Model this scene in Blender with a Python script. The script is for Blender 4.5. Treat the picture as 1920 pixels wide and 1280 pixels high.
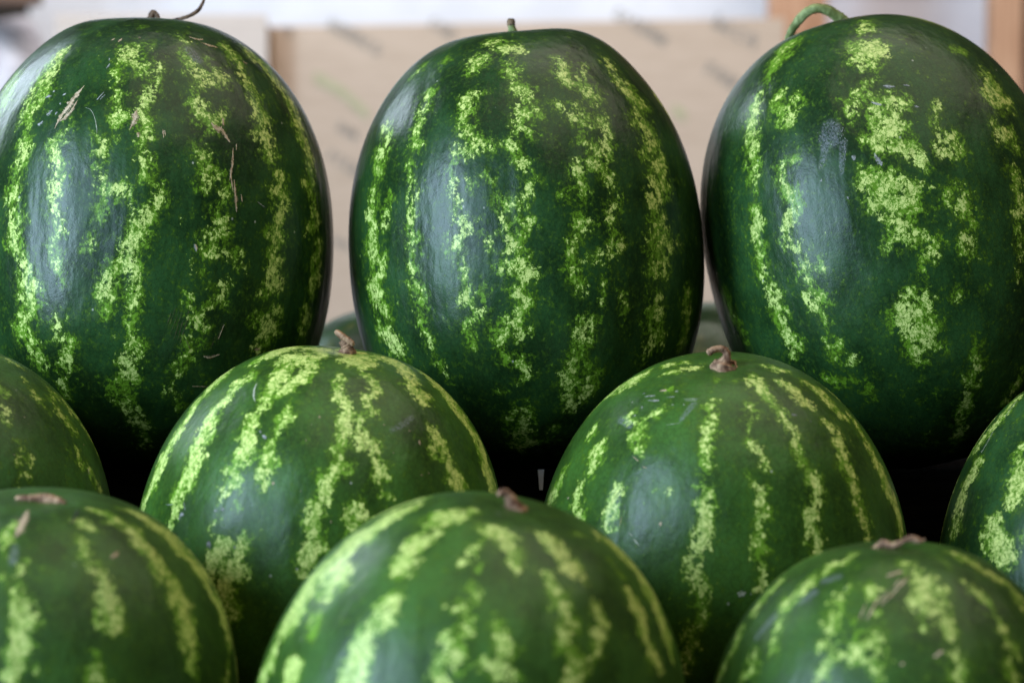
import bpy, bmesh, math, random
import numpy as np
from mathutils import Vector, Matrix

for o in list(bpy.data.objects):
    bpy.data.objects.remove(o, do_unlink=True)
scene = bpy.context.scene
col = scene.collection
R = math.radians

# ------------------------------------------------------------------ camera
cam_d = bpy.data.cameras.new('camera')
cam = bpy.data.objects.new('camera', cam_d)
col.objects.link(cam)
cam.location = (0, -1.78, 0)
cam.rotation_euler = (R(90 - 4.0), 0, 0)
cam_d.lens = 85
cam_d.sensor_width = 36
cam_d.clip_start = .05
cam_d.clip_end = 60
cam_d.dof.use_dof = True
cam_d.dof.focus_distance = 1.64
cam_d.dof.aperture_fstop = 4.5
cam_d.dof.aperture_blades = 9
scene.camera = cam

# ------------------------------------------------------------------ light
world = bpy.data.worlds.new('World')
scene.world = world
world.use_nodes = True
bg = world.node_tree.nodes['Background']
bg.inputs[0].default_value = (1.0, .90, .78, 1)
bg.inputs[1].default_value = .038


def area(name, loc, target, sx, sy, watt, colour, spread=180):
    d = bpy.data.lights.new(name, 'AREA')
    d.shape = 'RECTANGLE'
    d.size, d.size_y = sx, sy
    d.energy = watt
    d.color = colour
    d.spread = R(spread)
    o = bpy.data.objects.new(name, d)
    col.objects.link(o)
    o.location = loc
    o.rotation_euler = (Vector(target) - Vector(loc)).to_track_quat('-Z', 'Y').to_euler()
    return o


area('window_light', (-1.97, -1.50, .42), (0, 0, -.05), .62, 1.7, 106, (.55, .78, 1.0))
area('second_pane_light', (-1.16, -2.12, .52), (0, 0, -.05), .42, 1.1, 20, (.50, .74, 1.0))  # unseen second pane of the window, gives the fainter highlight lobe
area('overhead_light', (.7, -.45, 2.2), (.05, -.15, -.1), 3.4, 2.6, 50, (1.0, .90, .70))
area('rear_rim_light', (-1.75, 1.25, 1.05), (0, 0, 0), .8, 1.0, 25, (.72, .86, 1.0))  # added lamp for the cool rim on the melons' upper-left edges
area('backdrop_light', (0, .80, 2.1), (0, 2.0, .0), 2.6, .7, 25, (1.0, .96, .96), 110)  # added lamp that keeps the backdrop brighter than the melons

scene.view_settings.view_transform = 'Standard'
scene.view_settings.look = 'None'
scene.view_settings.exposure = 0
scene.view_settings.gamma = 1
scene.view_settings.use_curve_mapping = False


# ------------------------------------------------------------------ helpers
def tag(o, label=None, cat=None, group=None, kind=None):
    if label: o['label'] = label
    if cat: o['category'] = cat
    if group: o['group'] = group
    if kind: o['kind'] = kind
    return o


def empty(name, loc=(0, 0, 0)):
    o = bpy.data.objects.new(name, None)
    o.empty_display_size = .05
    col.objects.link(o)
    o.location = loc
    return o


def mesh_obj(name, verts, faces, mat, parent=None, smooth=False):
    me = bpy.data.meshes.new(name)
    me.from_pydata([tuple(map(float, v)) for v in verts], [], faces)
    me.update()
    if smooth:
        me.polygons.foreach_set('use_smooth', [True] * len(me.polygons))
    me.materials.append(mat)
    o = bpy.data.objects.new(name, me)
    col.objects.link(o)
    if parent is not None:
        o.parent = parent
    return o


def box_obj(name, lo, hi, mat, parent=None, bevel=.002, shear=None):
    """a bevelled board between two corners (parent space); shear tilts its top edge along x"""
    bm = bmesh.new()
    bmesh.ops.create_cube(bm, size=1)
    for v in bm.verts:
        v.co = Vector([lo[i] + (v.co[i] + .5) * (hi[i] - lo[i]) for i in range(3)])
        if shear and v.co.z > (lo[2] + hi[2]) / 2:
            v.co.z += shear * (v.co.x - lo[0])
    if bevel:
        bmesh.ops.bevel(bm, geom=list(bm.edges), offset=bevel, segments=2, affect='EDGES', profile=.6)
    me = bpy.data.meshes.new(name)
    bm.to_mesh(me)
    bm.free()
    me.materials.append(mat)
    o = bpy.data.objects.new(name, me)
    col.objects.link(o)
    if parent is not None:
        o.parent = parent
    return o


class N:
    """short-hand for building node trees"""
    def __init__(s, name):
        s.m = bpy.data.materials.new(name)
        s.m.use_nodes = True
        s.t = s.m.node_tree
        s.bsdf = s.t.nodes['Principled BSDF']

    def new(s, typ, **kw):
        n = s.t.nodes.new(typ)
        for k, v in kw.items():
            setattr(n, k, v)
        return n

    def link(s, a, b):
        s.t.links.new(a, b)

    def put(s, sock, v):
        if hasattr(v, 'is_output') or isinstance(v, bpy.types.NodeSocket):
            s.link(v, sock)
        else:
            sock.default_value = v

    def math(s, op, a, b=0.0, c=0.0, clamp=False):
        n = s.new('ShaderNodeMath', operation=op, use_clamp=clamp)
        s.put(n.inputs[0], a)
        s.put(n.inputs[1], b)
        s.put(n.inputs[2], c)
        return n.outputs[0]

    def noise(s, vec, scale, detail=4, rough=.55, dist=0.0):
        n = s.new('ShaderNodeTexNoise')
        s.link(vec, n.inputs['Vector'])
        n.inputs['Scale'].default_value = scale
        n.inputs['Detail'].default_value = detail
        n.inputs['Roughness'].default_value = rough
        n.inputs['Distortion'].default_value = dist
        return n

    def ramp(s, v, a, b, lo=0.0, hi=1.0, smooth=True):
        n = s.new('ShaderNodeMapRange')
        n.interpolation_type = 'SMOOTHSTEP' if smooth else 'LINEAR'
        s.put(n.inputs['Value'], v)
        n.inputs['From Min'].default_value = a
        n.inputs['From Max'].default_value = b
        n.inputs['To Min'].default_value = lo
        n.inputs['To Max'].default_value = hi
        return n.outputs[0]

    def mix(s, f, a, b):
        n = s.new('ShaderNodeMix', data_type='RGBA')
        s.put(n.inputs[0], f)
        for sock, v in ((n.inputs[6], a), (n.inputs[7], b)):
            if isinstance(v, tuple):
                sock.default_value = (*v[:3], 1)
            else:
                s.link(v, sock)
        return n.outputs[2]

    def coord(s, offset=(0, 0, 0), scale=(1, 1, 1), out='Object'):
        tc = s.new('ShaderNodeTexCoord')
        mp = s.new('ShaderNodeMapping')
        s.link(tc.outputs[out], mp.inputs[0])
        mp.inputs['Location'].default_value = offset
        mp.inputs['Scale'].default_value = scale
        return mp.outputs[0]

    def bump(s, h, strength, dist, normal=None):
        n = s.new('ShaderNodeBump')
        s.put(n.inputs['Height'], h)
        n.inputs['Strength'].default_value = strength
        n.inputs['Distance'].default_value = dist
        if normal is not None:
            s.link(normal, n.inputs['Normal'])
        return n.outputs[0]


def rind_material(name, seed, dark, light_green, pale, rough=.19, more=0.0):
    n = N(name)
    v = n.coord((seed * 1.37, seed * .71, seed * 2.3), (1, 1, .82))
    sd = n.new('ShaderNodeAttribute', attribute_name='stripe').outputs['Fac']       # mm inside (+) or outside (-) a stripe
    stg = n.new('ShaderNodeAttribute', attribute_name='strength').outputs['Fac']
    n1 = n.noise(v, 120, 5, .62).outputs['Fac']
    n2 = n.noise(v, 420, 5, .65, .4).outputs['Fac']
    n4 = n.noise(v, 30, 3, .5).outputs['Fac']
    n5 = n.noise(v, 62, 3, .55).outputs['Fac']
    # warped cells: the rind's flecks are little irregular islands in a net of green
    wv = n.new('ShaderNodeVectorMath', operation='MULTIPLY_ADD')
    nc = n.noise(v, 300, 4, .65)
    n.link(nc.outputs['Color'], wv.inputs[0])
    wv.inputs[1].default_value = (.0075, .0075, .0075)
    n.link(v, wv.inputs[2])
    def cells(scale):
        a = n.new('ShaderNodeTexVoronoi', feature='F1')
        b = n.new('ShaderNodeTexVoronoi', feature='DISTANCE_TO_EDGE')
        for q in (a, b):
            n.link(wv.outputs[0], q.inputs['Vector'])
            q.inputs['Scale'].default_value = scale
        sp = n.new('ShaderNodeSeparateColor')
        n.link(a.outputs['Color'], sp.inputs[0])
        return sp.outputs[0], b.outputs['Distance']
    r1, d1 = cells(250)
    r2, d2 = cells(560)
    e = n.math('MULTIPLY_ADD', n.math('SUBTRACT', n1, .5), 17.0, sd)
    e = n.math('MULTIPLY_ADD', n.math('SUBTRACT', stg, 1.0), 4.5, e)
    dens = n.math('MINIMUM', n.ramp(e, -5.0, 9.5, 0.0, 1.0, False), .76)
    dens = n.math('ADD', dens, n.math('MULTIPLY', n.ramp(e, -2.0, 2.0), more))
    val = n.math('MULTIPLY_ADD', n.math('SUBTRACT', r1, .5), .46, dens)
    val = n.math('MULTIPLY_ADD', n.math('SUBTRACT', r2, .5), .40, val)
    val = n.math('MULTIPLY_ADD', n.math('SUBTRACT', n2, .5), 1.65, val)
    mid = n.ramp(val, .36, .48)
    halo = n.ramp(val, .02, .44, 0.0, .55)
    pv = n.math('MULTIPLY_ADD', n.math('SUBTRACT', n5, .5), 1.25, val)
    pv = n.math('MULTIPLY_ADD', n.math('SUBTRACT', stg, 1.0), .5, pv)
    crack = n.math('MULTIPLY', n.ramp(d1, .01, .12, .12, 1.0), n.ramp(d2, .0, .12, .55, 1.0))
    pl = n.math('MULTIPLY', n.ramp(pv, .70, .86), crack)
    # dark ground colour: slow change, fine dark veining
    vein = n.ramp(n.math('MINIMUM', d1, n.math('MULTIPLY', d2, 1.6)), .0, .10, .60, 1.0)
    d2_ = tuple(c * 2.3 for c in dark)
    base = n.mix(n.ramp(n4, .32, .70), dark, d2_)
    base = n.mix(n.math('MULTIPLY', n.ramp(n2, .42, .75), .40), base, tuple(c * 2.3 for c in dark))
    mul = n.new('ShaderNodeMix', data_type='RGBA', blend_type='MULTIPLY')
    mul.inputs[0].default_value = 1
    n.link(base, mul.inputs[6])
    cv = n.new('ShaderNodeCombineColor')
    for i in range(3): n.link(vein, cv.inputs[i])
    n.link(cv.outputs[0], mul.inputs[7])
    base = mul.outputs[2]
    g_lo = tuple(c * .36 for c in light_green)
    green = n.mix(n.ramp(val, .40, .78), g_lo, light_green)
    c = n.mix(halo, base, g_lo)
    c = n.mix(mid, c, green)
    pale_c = n.mix(n.ramp(n1, .35, .65), tuple(x * .78 for x in pale), pale)
    c = n.mix(pl, c, pale_c)
    # rubbed, dusty patches and loose pale specks
    sc = n.new('ShaderNodeAttribute', attribute_name='scuff').outputs['Fac']
    ns = n.noise(v, 800, 5, .75).outputs['Fac']
    c = n.mix(n.math('MULTIPLY', n.math('MULTIPLY', n.ramp(sc, 0.0, .5), n.ramp(ns, .40, .62)), .42), c, (.27, .27, .31))
    v3 = n.new('ShaderNodeTexVoronoi', feature='F1')
    n.link(v, v3.inputs['Vector'])
    v3.inputs['Scale'].default_value = 75
    s3 = n.new('ShaderNodeSeparateColor')
    n.link(v3.outputs['Color'], s3.inputs[0])
    speck = n.math('MULTIPLY', n.ramp(v3.outputs['Distance'], .035, .075, 1.0, 0.0), n.ramp(s3.outputs[0], .80, .82))
    c = n.mix(n.math('MULTIPLY', speck, .65), c, (.40, .39, .33))
    # corky ring where the stem joins
    po = n.new('ShaderNodeAttribute', attribute_name='polar').outputs['Fac']
    pr = n.math('MULTIPLY_ADD', n.math('SUBTRACT', n1, .5), 7.0, po)
    c = n.mix(n.ramp(pr, 5.0, 8.0, .85, 0.0), c, n.mix(n.ramp(n2, .4, .6), (.13, .075, .045), (.33, .27, .17)))
    n.link(c, n.bsdf.inputs['Base Color'])
    # waxy skin
    r = n.math('MULTIPLY_ADD', n4, .16, rough)
    r = n.math('MULTIPLY_ADD', n2, .10, r)
    n.link(r, n.bsdf.inputs['Roughness'])
    n.bsdf.inputs['Specular IOR Level'].default_value = .27
    ve = n.coord((seed, 0, seed * 3.1), (1, 1, .35))
    lump = n.noise(ve, 34, 3, .5).outputs['Fac']
    fine = n.noise(v, 700, 3, .6).outputs['Fac']
    pore = n.noise(v, 160, 4, .6).outputs['Fac']
    b = n.bump(n.noise(n.coord((seed, 2, seed), (1, 1, .5)), 13, 2, .5).outputs['Fac'], .5, .010)
    b = n.bump(lump, .6, .0045, b)
    b = n.bump(pore, .22, .0012, b)
    b = n.bump(fine, .20, .0005, b)
    n.link(b, n.bsdf.inputs['Normal'])
    return n.m


def plain_material(name, a, b, scale, rough=.7, stretch=(1, 1, 1), bump=.3, bump_d=.001, detail=5, lo=.35, hi=.65):
    n = N(name)
    v = n.coord(scale=stretch)
    ns = n.noise(v, scale, detail, .6).outputs['Fac']
    n.link(n.mix(n.ramp(ns, lo, hi), a, b), n.bsdf.inputs['Base Color'])
    n.bsdf.inputs['Roughness'].default_value = rough
    n.bsdf.inputs['Specular IOR Level'].default_value = .3
    if bump:
        n.link(n.bump(ns, bump, bump_d), n.bsdf.inputs['Normal'])
    return n.m


def wood_material(name, a, b, rough=.6):
    n = N(name)
    v = n.coord(scale=(1, 1, .06))
    g = n.noise(v, 90, 6, .6, 1.2).outputs['Fac']
    k = n.noise(n.coord(), 9, 3, .5).outputs['Fac']
    f = n.math('ADD', n.math('MULTIPLY', g, .75), n.math('MULTIPLY', k, .25))
    n.link(n.mix(n.ramp(f, .35, .65), a, b), n.bsdf.inputs['Base Color'])
    n.bsdf.inputs['Roughness'].default_value = rough
    n.link(n.bump(g, .25, .0008), n.bsdf.inputs['Normal'])
    return n.m


M_black = plain_material('black_painted_wood', (.002, .002, .002), (.004, .004, .0036), 40, 1.0, (1, 6, 6), .4)
M_black.node_tree.nodes['Principled BSDF'].inputs['Specular IOR Level'].default_value = .03
M_card = plain_material('cardboard', (.49, .365, .275), (.55, .415, .32), 14, .85, (1, 1, 8), .1)
M_card_pale = plain_material('pale_cardboard', (.56, .46, .40), (.61, .51, .445), 12, .85, (1, 1, 8), .1)
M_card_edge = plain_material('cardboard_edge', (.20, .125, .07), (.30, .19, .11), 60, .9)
M_white = plain_material('white_board', (.66, .66, .70), (.73, .73, .77), 9, .6, bump=0)
M_ink = plain_material('grey_print', (.25, .215, .185), (.33, .28, .24), 50, .8, bump=0)
M_ink_green = plain_material('green_print', (.40, .37, .22), (.46, .41, .26), 50, .8, bump=0)
M_wood = wood_material('orange_pine', (.42, .215, .12), (.58, .335, .205))
M_wood_dark = wood_material('brown_wood', (.10, .045, .022), (.17, .08, .04))
M_lilac = plain_material('lilac_plaster', (.70, .65, .70), (.78, .73, .77), 5, .9, bump=.2)
M_sack = plain_material('grey_sack', (.33, .30, .33), (.62, .59, .63), 22, .55, (1, 1, 2.2), .6, .004, lo=.38, hi=.62)
M_gap_light = plain_material('gap_light', (.58, .56, .68), (.66, .64, .75), 30, .5, bump=0)  # pale colour imitates light shining through a gap in the stand
M_stem_dry = plain_material('dry_stem', (.11, .050, .028), (.50, .30, .18), 170, .85, (1, 1, .55), .9, .0012, lo=.34, hi=.66)
M_stem_dark = plain_material('dark_dry_stem', (.045, .026, .018), (.20, .12, .075), 210, .8, (1, 1, .6), .9, .0010, lo=.34, hi=.66)
M_stem_green = plain_material('green_stem', (.11, .135, .035), (.33, .37, .15), 120, .6, (1, 1, .4), .6, .0008, lo=.34, hi=.68)
M_stem_tip = plain_material('stem_tip', (.05, .03, .02), (.26, .16, .09), 260, .85, bump=.8)
def scar_material(name, a, b, cover):
    n = N(name)
    at = n.new('ShaderNodeAttribute', attribute_name='run').outputs['Vector']     # x along, y across (-1..1), z chance
    mp = n.new('ShaderNodeMapping')
    n.link(at, mp.inputs[0])
    mp.inputs['Scale'].default_value = (170, 2.6, 9)
    f = n.noise(mp.outputs[0], 1.0, 5, .7, .5).outputs['Fac']
    g = n.noise(n.coord(), 420, 4, .6).outputs['Fac']
    n.link(n.mix(n.ramp(g, .35, .65), a, b), n.bsdf.inputs['Base Color'])
    sp = n.new('ShaderNodeSeparateXYZ')
    n.link(at, sp.inputs[0])
    ed = n.math('ABSOLUTE', sp.outputs[1])
    k = n.math('MULTIPLY_ADD', ed, -.34, n.math('ADD', f, cover))
    n.link(n.ramp(k, .28, .50, 0.0, .86), n.bsdf.inputs['Alpha'])
    n.bsdf.inputs['Roughness'].default_value = .8
    n.link(n.bump(g, .6, .0006), n.bsdf.inputs['Normal'])
    return n.m


SCAR_MATS = {
    'tan': scar_material('tan_scar', (.38, .25, .14), (.62, .46, .31), .08),
    'grey': scar_material('grey_scar', (.22, .22, .21), (.42, .40, .39), .04),
    'brown': scar_material('brown_scar', (.07, .05, .028), (.19, .125, .07), -.02),
    'pale': scar_material('pale_scar', (.30, .31, .22), (.54, .54, .42), .06),
    'dark': scar_material('dark_scar', (.012, .018, .010), (.03, .035, .02), .05),
}

# ------------------------------------------------------------------ the stand the melons rest on
Z_BACK, Z_MID, Z_FRONT, Z_REAR = -.220, -.406, -.470, -.395
stand = empty('display_stand', (0, 0, -.80))
tag(stand, 'black stepped wooden display stand underneath the watermelons', 'stand')


def board(name, lo, hi, bevel=.002):
    off = Vector((0, 0, .80))
    return box_obj(name, Vector(lo) + off, Vector(hi) + off, M_black, stand, bevel)


board('shelf', (-.95, -.068, Z_BACK - .018), (.95, .125, Z_BACK))
board('shelf', (-.95, -.345, Z_MID - .018), (.95, -.0705, Z_MID))
board('shelf', (-.95, -.62, Z_FRONT - .018), (.95, -.350, Z_FRONT))
board('shelf', (-.95, .130, Z_REAR - .018), (.95, .62, Z_REAR))
board('shelf_lip', (-.95, -.0735, Z_BACK - .045), (.95, -.0685, Z_BACK + .0095), .001)
x = -.95
rr = random.Random(4)
while x < .95:
    w = .155
    board('riser_board', (x, -.066, Z_MID + .0005), (min(x + w, .95) - .004, -.050, Z_BACK - .0185), .0015)
    x += w
board('riser_board', (-.95, -.349, Z_FRONT + .0005), (.95, -.334, Z_MID - .0185))
board('riser_board', (-.95, .126, Z_REAR - .018), (.95, .1295, Z_BACK - .0185), .001)
for px in (-.92, 0, .92):
    for (ya, zt) in ((-.60, Z_FRONT - .0185), (.60, Z_REAR - .0185)):
        board('leg', (px - .02, ya - .015, -.80), (px + .02, ya + .015, zt))

# narrow pale strip on the upper shelf's lip, standing in for light through a gap
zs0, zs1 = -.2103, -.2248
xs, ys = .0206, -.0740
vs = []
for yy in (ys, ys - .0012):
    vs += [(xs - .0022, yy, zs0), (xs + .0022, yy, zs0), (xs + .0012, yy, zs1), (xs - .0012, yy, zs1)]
st_o = mesh_obj('gap_light_strip', vs, [(0, 1, 2, 3), (7, 6, 5, 4), (0, 4, 5, 1), (1, 5, 6, 2), (2, 6, 7, 3), (3, 7, 4, 0)], M_gap_light)
tag(st_o, 'thin pale lilac tapering strip standing in for light through the dark gap under the middle melon', 'strip')

# ------------------------------------------------------------------ blurred things behind
rr = random.Random(11)


def print_word(parent, cx, cz, y, ang, n, h, mat):
    """a row of letter-like marks, printed on the carton"""
    vs, fs = [], []
    ca, sa = math.cos(ang), math.sin(ang)

    def bar(x0, z0, x1, z1):
        b = len(vs)
        for (a, c) in ((x0, z0), (x1, z0), (x1, z1), (x0, z1)):
            vs.append((cx + a * ca - c * sa, y, cz + a * sa + c * ca))
        fs.append((b, b + 1, b + 2, b + 3))
    wl = h * .72
    for k in range(n):
        x0 = (k - n / 2) * wl * 1.3
        bar(x0, -h / 2, x0 + h * .2, h / 2)
        if rr.random() < .75: bar(x0 + wl - h * .2, -h / 2, x0 + wl, h / 2 * rr.choice((.2, 1)))
        for q in rr.sample((-.5, -.08, .32), 2):
            bar(x0 + h * .2, q * h, x0 + wl - h * .2, q * h + h * .18)
    return mesh_obj('print_mark', vs, fs, mat, parent)


carton = empty('cardboard_carton', (.013, 1.84, -.52))
tag(carton, 'large tan cardboard carton with grey diagonal print behind the middle melon', 'carton')
h0 = .52
box_obj('front_panel', (-.374, 0, 0), (.393, .007, h0 + .2155), M_card, carton, .0015, shear=.017)
box_obj('side_panel', (-.374, .0075, 0), (-.367, .20, h0 + .213), M_card, carton, .0015)
box_obj('side_panel', (.386, .0075, 0), (.393, .20, h0 + .213), M_card, carton, .0015)
box_obj('back_panel', (-.3665, .193, 0), (.3855, .20, h0 + .20), M_card, carton, .0015)
# print: centre (x, height above the carton's foot), letters, letter height
for (xx, zz, n_, h_) in ((-.245, .720, 6, .016), (.180, .735, 6, .016), (.322, .728, 4, .020), (.300, .663, 3, .019), (-.115, .733, 3, .015),
                         (-.256, .581, 3, .013), (-.262, .533, 4, .015), (-.345, .730, 2, .010), (.066, .590, 4, .015), (-.037, .550, 5, .015),
                         (.161, .527, 5, .015), (-.268, .415, 3, .011), (.05, .42, 5, .015), (.25, .44, 5, .015)):
    print_word(carton, xx, zz, -.0012, R(-29), n_, h_, M_ink)
for (xa, za, xb, zb) in ((-.307, .662, -.267, .640), (-.267, .640, -.227, .604), (.227, .615, .246, .602)):
    hh = .0085
    mesh_obj('print_mark', [(xa, -.0012, za - hh), (xb, -.0012, zb - hh), (xb, -.0012, zb + hh), (xa, -.0012, za + hh)], [(0, 1, 2, 3)], M_ink_green, carton)

carton2 = empty('cardboard_carton', (-.52, 1.77, -.52))
tag(carton2, 'paler cardboard carton at the left behind the scarred melon', 'carton')
box_obj('front_panel', (-.147, 0, 0), (.163, .007, h0 + .2295), M_card_pale, carton2, .0015)
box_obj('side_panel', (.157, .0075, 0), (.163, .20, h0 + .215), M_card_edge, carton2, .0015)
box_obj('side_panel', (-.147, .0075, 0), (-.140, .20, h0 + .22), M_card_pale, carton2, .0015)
box_obj('back_panel', (-.1395, .193, 0), (.1565, .20, h0 + .21), M_card_pale, carton2, .0015)

wb = box_obj('white_board', (-.79, 2.20, -.52), (.421, 2.225, .85), M_white, None, .003)
tag(wb, 'bright white board rising behind the cardboard cartons', 'board')
wp = empty('wooden_post', (.446, 2.05, -.52))
tag(wp, 'orange wooden post beside the right end of the cardboard', 'post')
box_obj('upright', (-.043, -.02, 0), (.022, .03, 1.4), M_wood, wp, .003)
box_obj('batten', (.0225, -.010, 0), (.048, .03, 1.4), M_wood, wp, .002)
wp2 = empty('wooden_post', (.796, 2.05, -.52))
tag(wp2, 'orange wooden post at the right edge of the picture', 'post')
box_obj('upright', (-.046, -.02, 0), (.004, .03, 1.4), M_wood, wp2, .003)
box_obj('batten', (.0045, -.010, 0), (.06, .03, 1.4), M_wood_dark, wp2, .002)
lw = box_obj('plaster_wall', (.43, 2.38, -.52), (1.6, 2.42, .31), M_lilac, None, .003)
tag(lw, None, None, None, 'structure')
lr = box_obj('window_rail', (.43, 2.37, .3105), (1.6, 2.41, .40), M_wood_dark, None, .003)
tag(lr, 'dark brown rail above the lilac wall at upper right', 'rail')

# grey sack and the dark beam at the far left
bm = bmesh.new()
bmesh.ops.create_cube(bm, size=1)
bmesh.ops.subdivide_edges(bm, edges=list(bm.edges), cuts=14, use_grid_fill=True)
from mathutils import noise as mnoise
for v in bm.verts:
    p = v.co.copy()
    q = p * 2
    l = (abs(q.x) ** 5 + abs(q.y) ** 5 + abs(q.z) ** 5) ** .2
    q = q / max(l, .01) * max(abs(q.x), abs(q.y), abs(q.z))
    nn = mnoise.noise(p * 5) * .10 + mnoise.noise(p * 14) * .05
    v.co = Vector((q.x * .15 * (1 + nn), q.y * .11 * (1 + nn), q.z * .37 * (1 + nn * .5)))
me = bpy.data.meshes.new('plastic_sack')
bm.to_mesh(me); bm.free()
me.polygons.foreach_set('use_smooth', [True] * len(me.polygons))
me.materials.append(M_sack)
sack = bpy.data.objects.new('plastic_sack', me)
col.objects.link(sack)
sack.location = (-.865, 1.95, -.135)
tag(sack, 'crumpled grey and white sack at the far left edge', 'sack')
beam = box_obj('wooden_beam', (-1.4, 1.82, .248), (-.705, 1.88, .34), M_wood_dark, None, .003)
tag(beam, 'dark red-brown beam in the top left corner', 'beam')

# ------------------------------------------------------------------ watermelons
# shape, stripe lines (mm on the rind: x, y, z, half width), scars and stems of each fruit, in its own axes (z towards the stem)
SHAPES={
 'A':{"c":[-0.2681,0.0,-0.0489],"R":0.1357,"H":0.1632,"e":-0.0202,"tilt":-0.0813,"roll":0.0154,"p":2.2,"seed":14,"bumps":[[-1.57,1.2,0.003,0.25]],"dim":0.006,"Hb":0.1733},
 'B':{"c":[0.0098,0.0,-0.0563],"R":0.1303,"H":0.1617,"e":-0.0134,"tilt":-0.0798,"roll":-0.0653,"p":2.2,"seed":15,"bumps":[[1.2,1.12,0.0045,0.28],[-1.57,1.1,0.0015,0.3]],"dim":0.008,"Hb":0.1657},
 'C':{"c":[0.2771,0.01,-0.0519],"R":0.1345,"H":0.1687,"e":-0.0015,"tilt":-0.1323,"roll":-0.217,"p":2.2,"seed":16,"Hb":0.1698},
 'E':{"c":[-0.1277,-0.2,-0.2597],"R":0.1229,"H":0.1476,"e":-0.0252,"tilt":0.0424,"roll":0.1345,"p":2.2,"seed":1,"Hb":0.1479},
 'F':{"c":[0.1374,-0.2,-0.2614],"R":0.124,"H":0.1465,"e":-0.1002,"tilt":0.2798,"roll":-0.017,"p":2.2,"seed":2,"Hb":0.1445},
 'I':{"c":[-0.0251,-0.435,-0.3195],"R":0.1243,"H":0.1413,"e":-0.0611,"tilt":0.1049,"roll":0.1912,"p":2.2,"seed":5,"Hb":0.1514},
 'H':{"c":[-0.274,-0.4,-0.3179],"R":0.114,"H":0.1369,"e":0.0545,"tilt":0.1091,"roll":0.0667,"p":2.2,"seed":4,"Hb":0.1548},
 'J':{"c":[0.2186,-0.43,-0.3403],"R":0.11,"H":0.1341,"e":-0.0288,"tilt":-0.0105,"roll":-0.0502,"p":2.2,"seed":6,"Hb":0.1326},
 'D':{"c":[-0.3841,-0.19,-0.256],"R":0.12,"H":0.1453,"e":-0.0153,"tilt":0.2616,"roll":0.0914,"p":2.2,"seed":0,"Hb":0.1517},
 'G':{"c":[0.398,-0.19,-0.2652],"R":0.1154,"H":0.1381,"e":-0.1416,"tilt":-0.1254,"roll":-0.0439,"p":2.2,"seed":3,"Hb":0.142},
}
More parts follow.
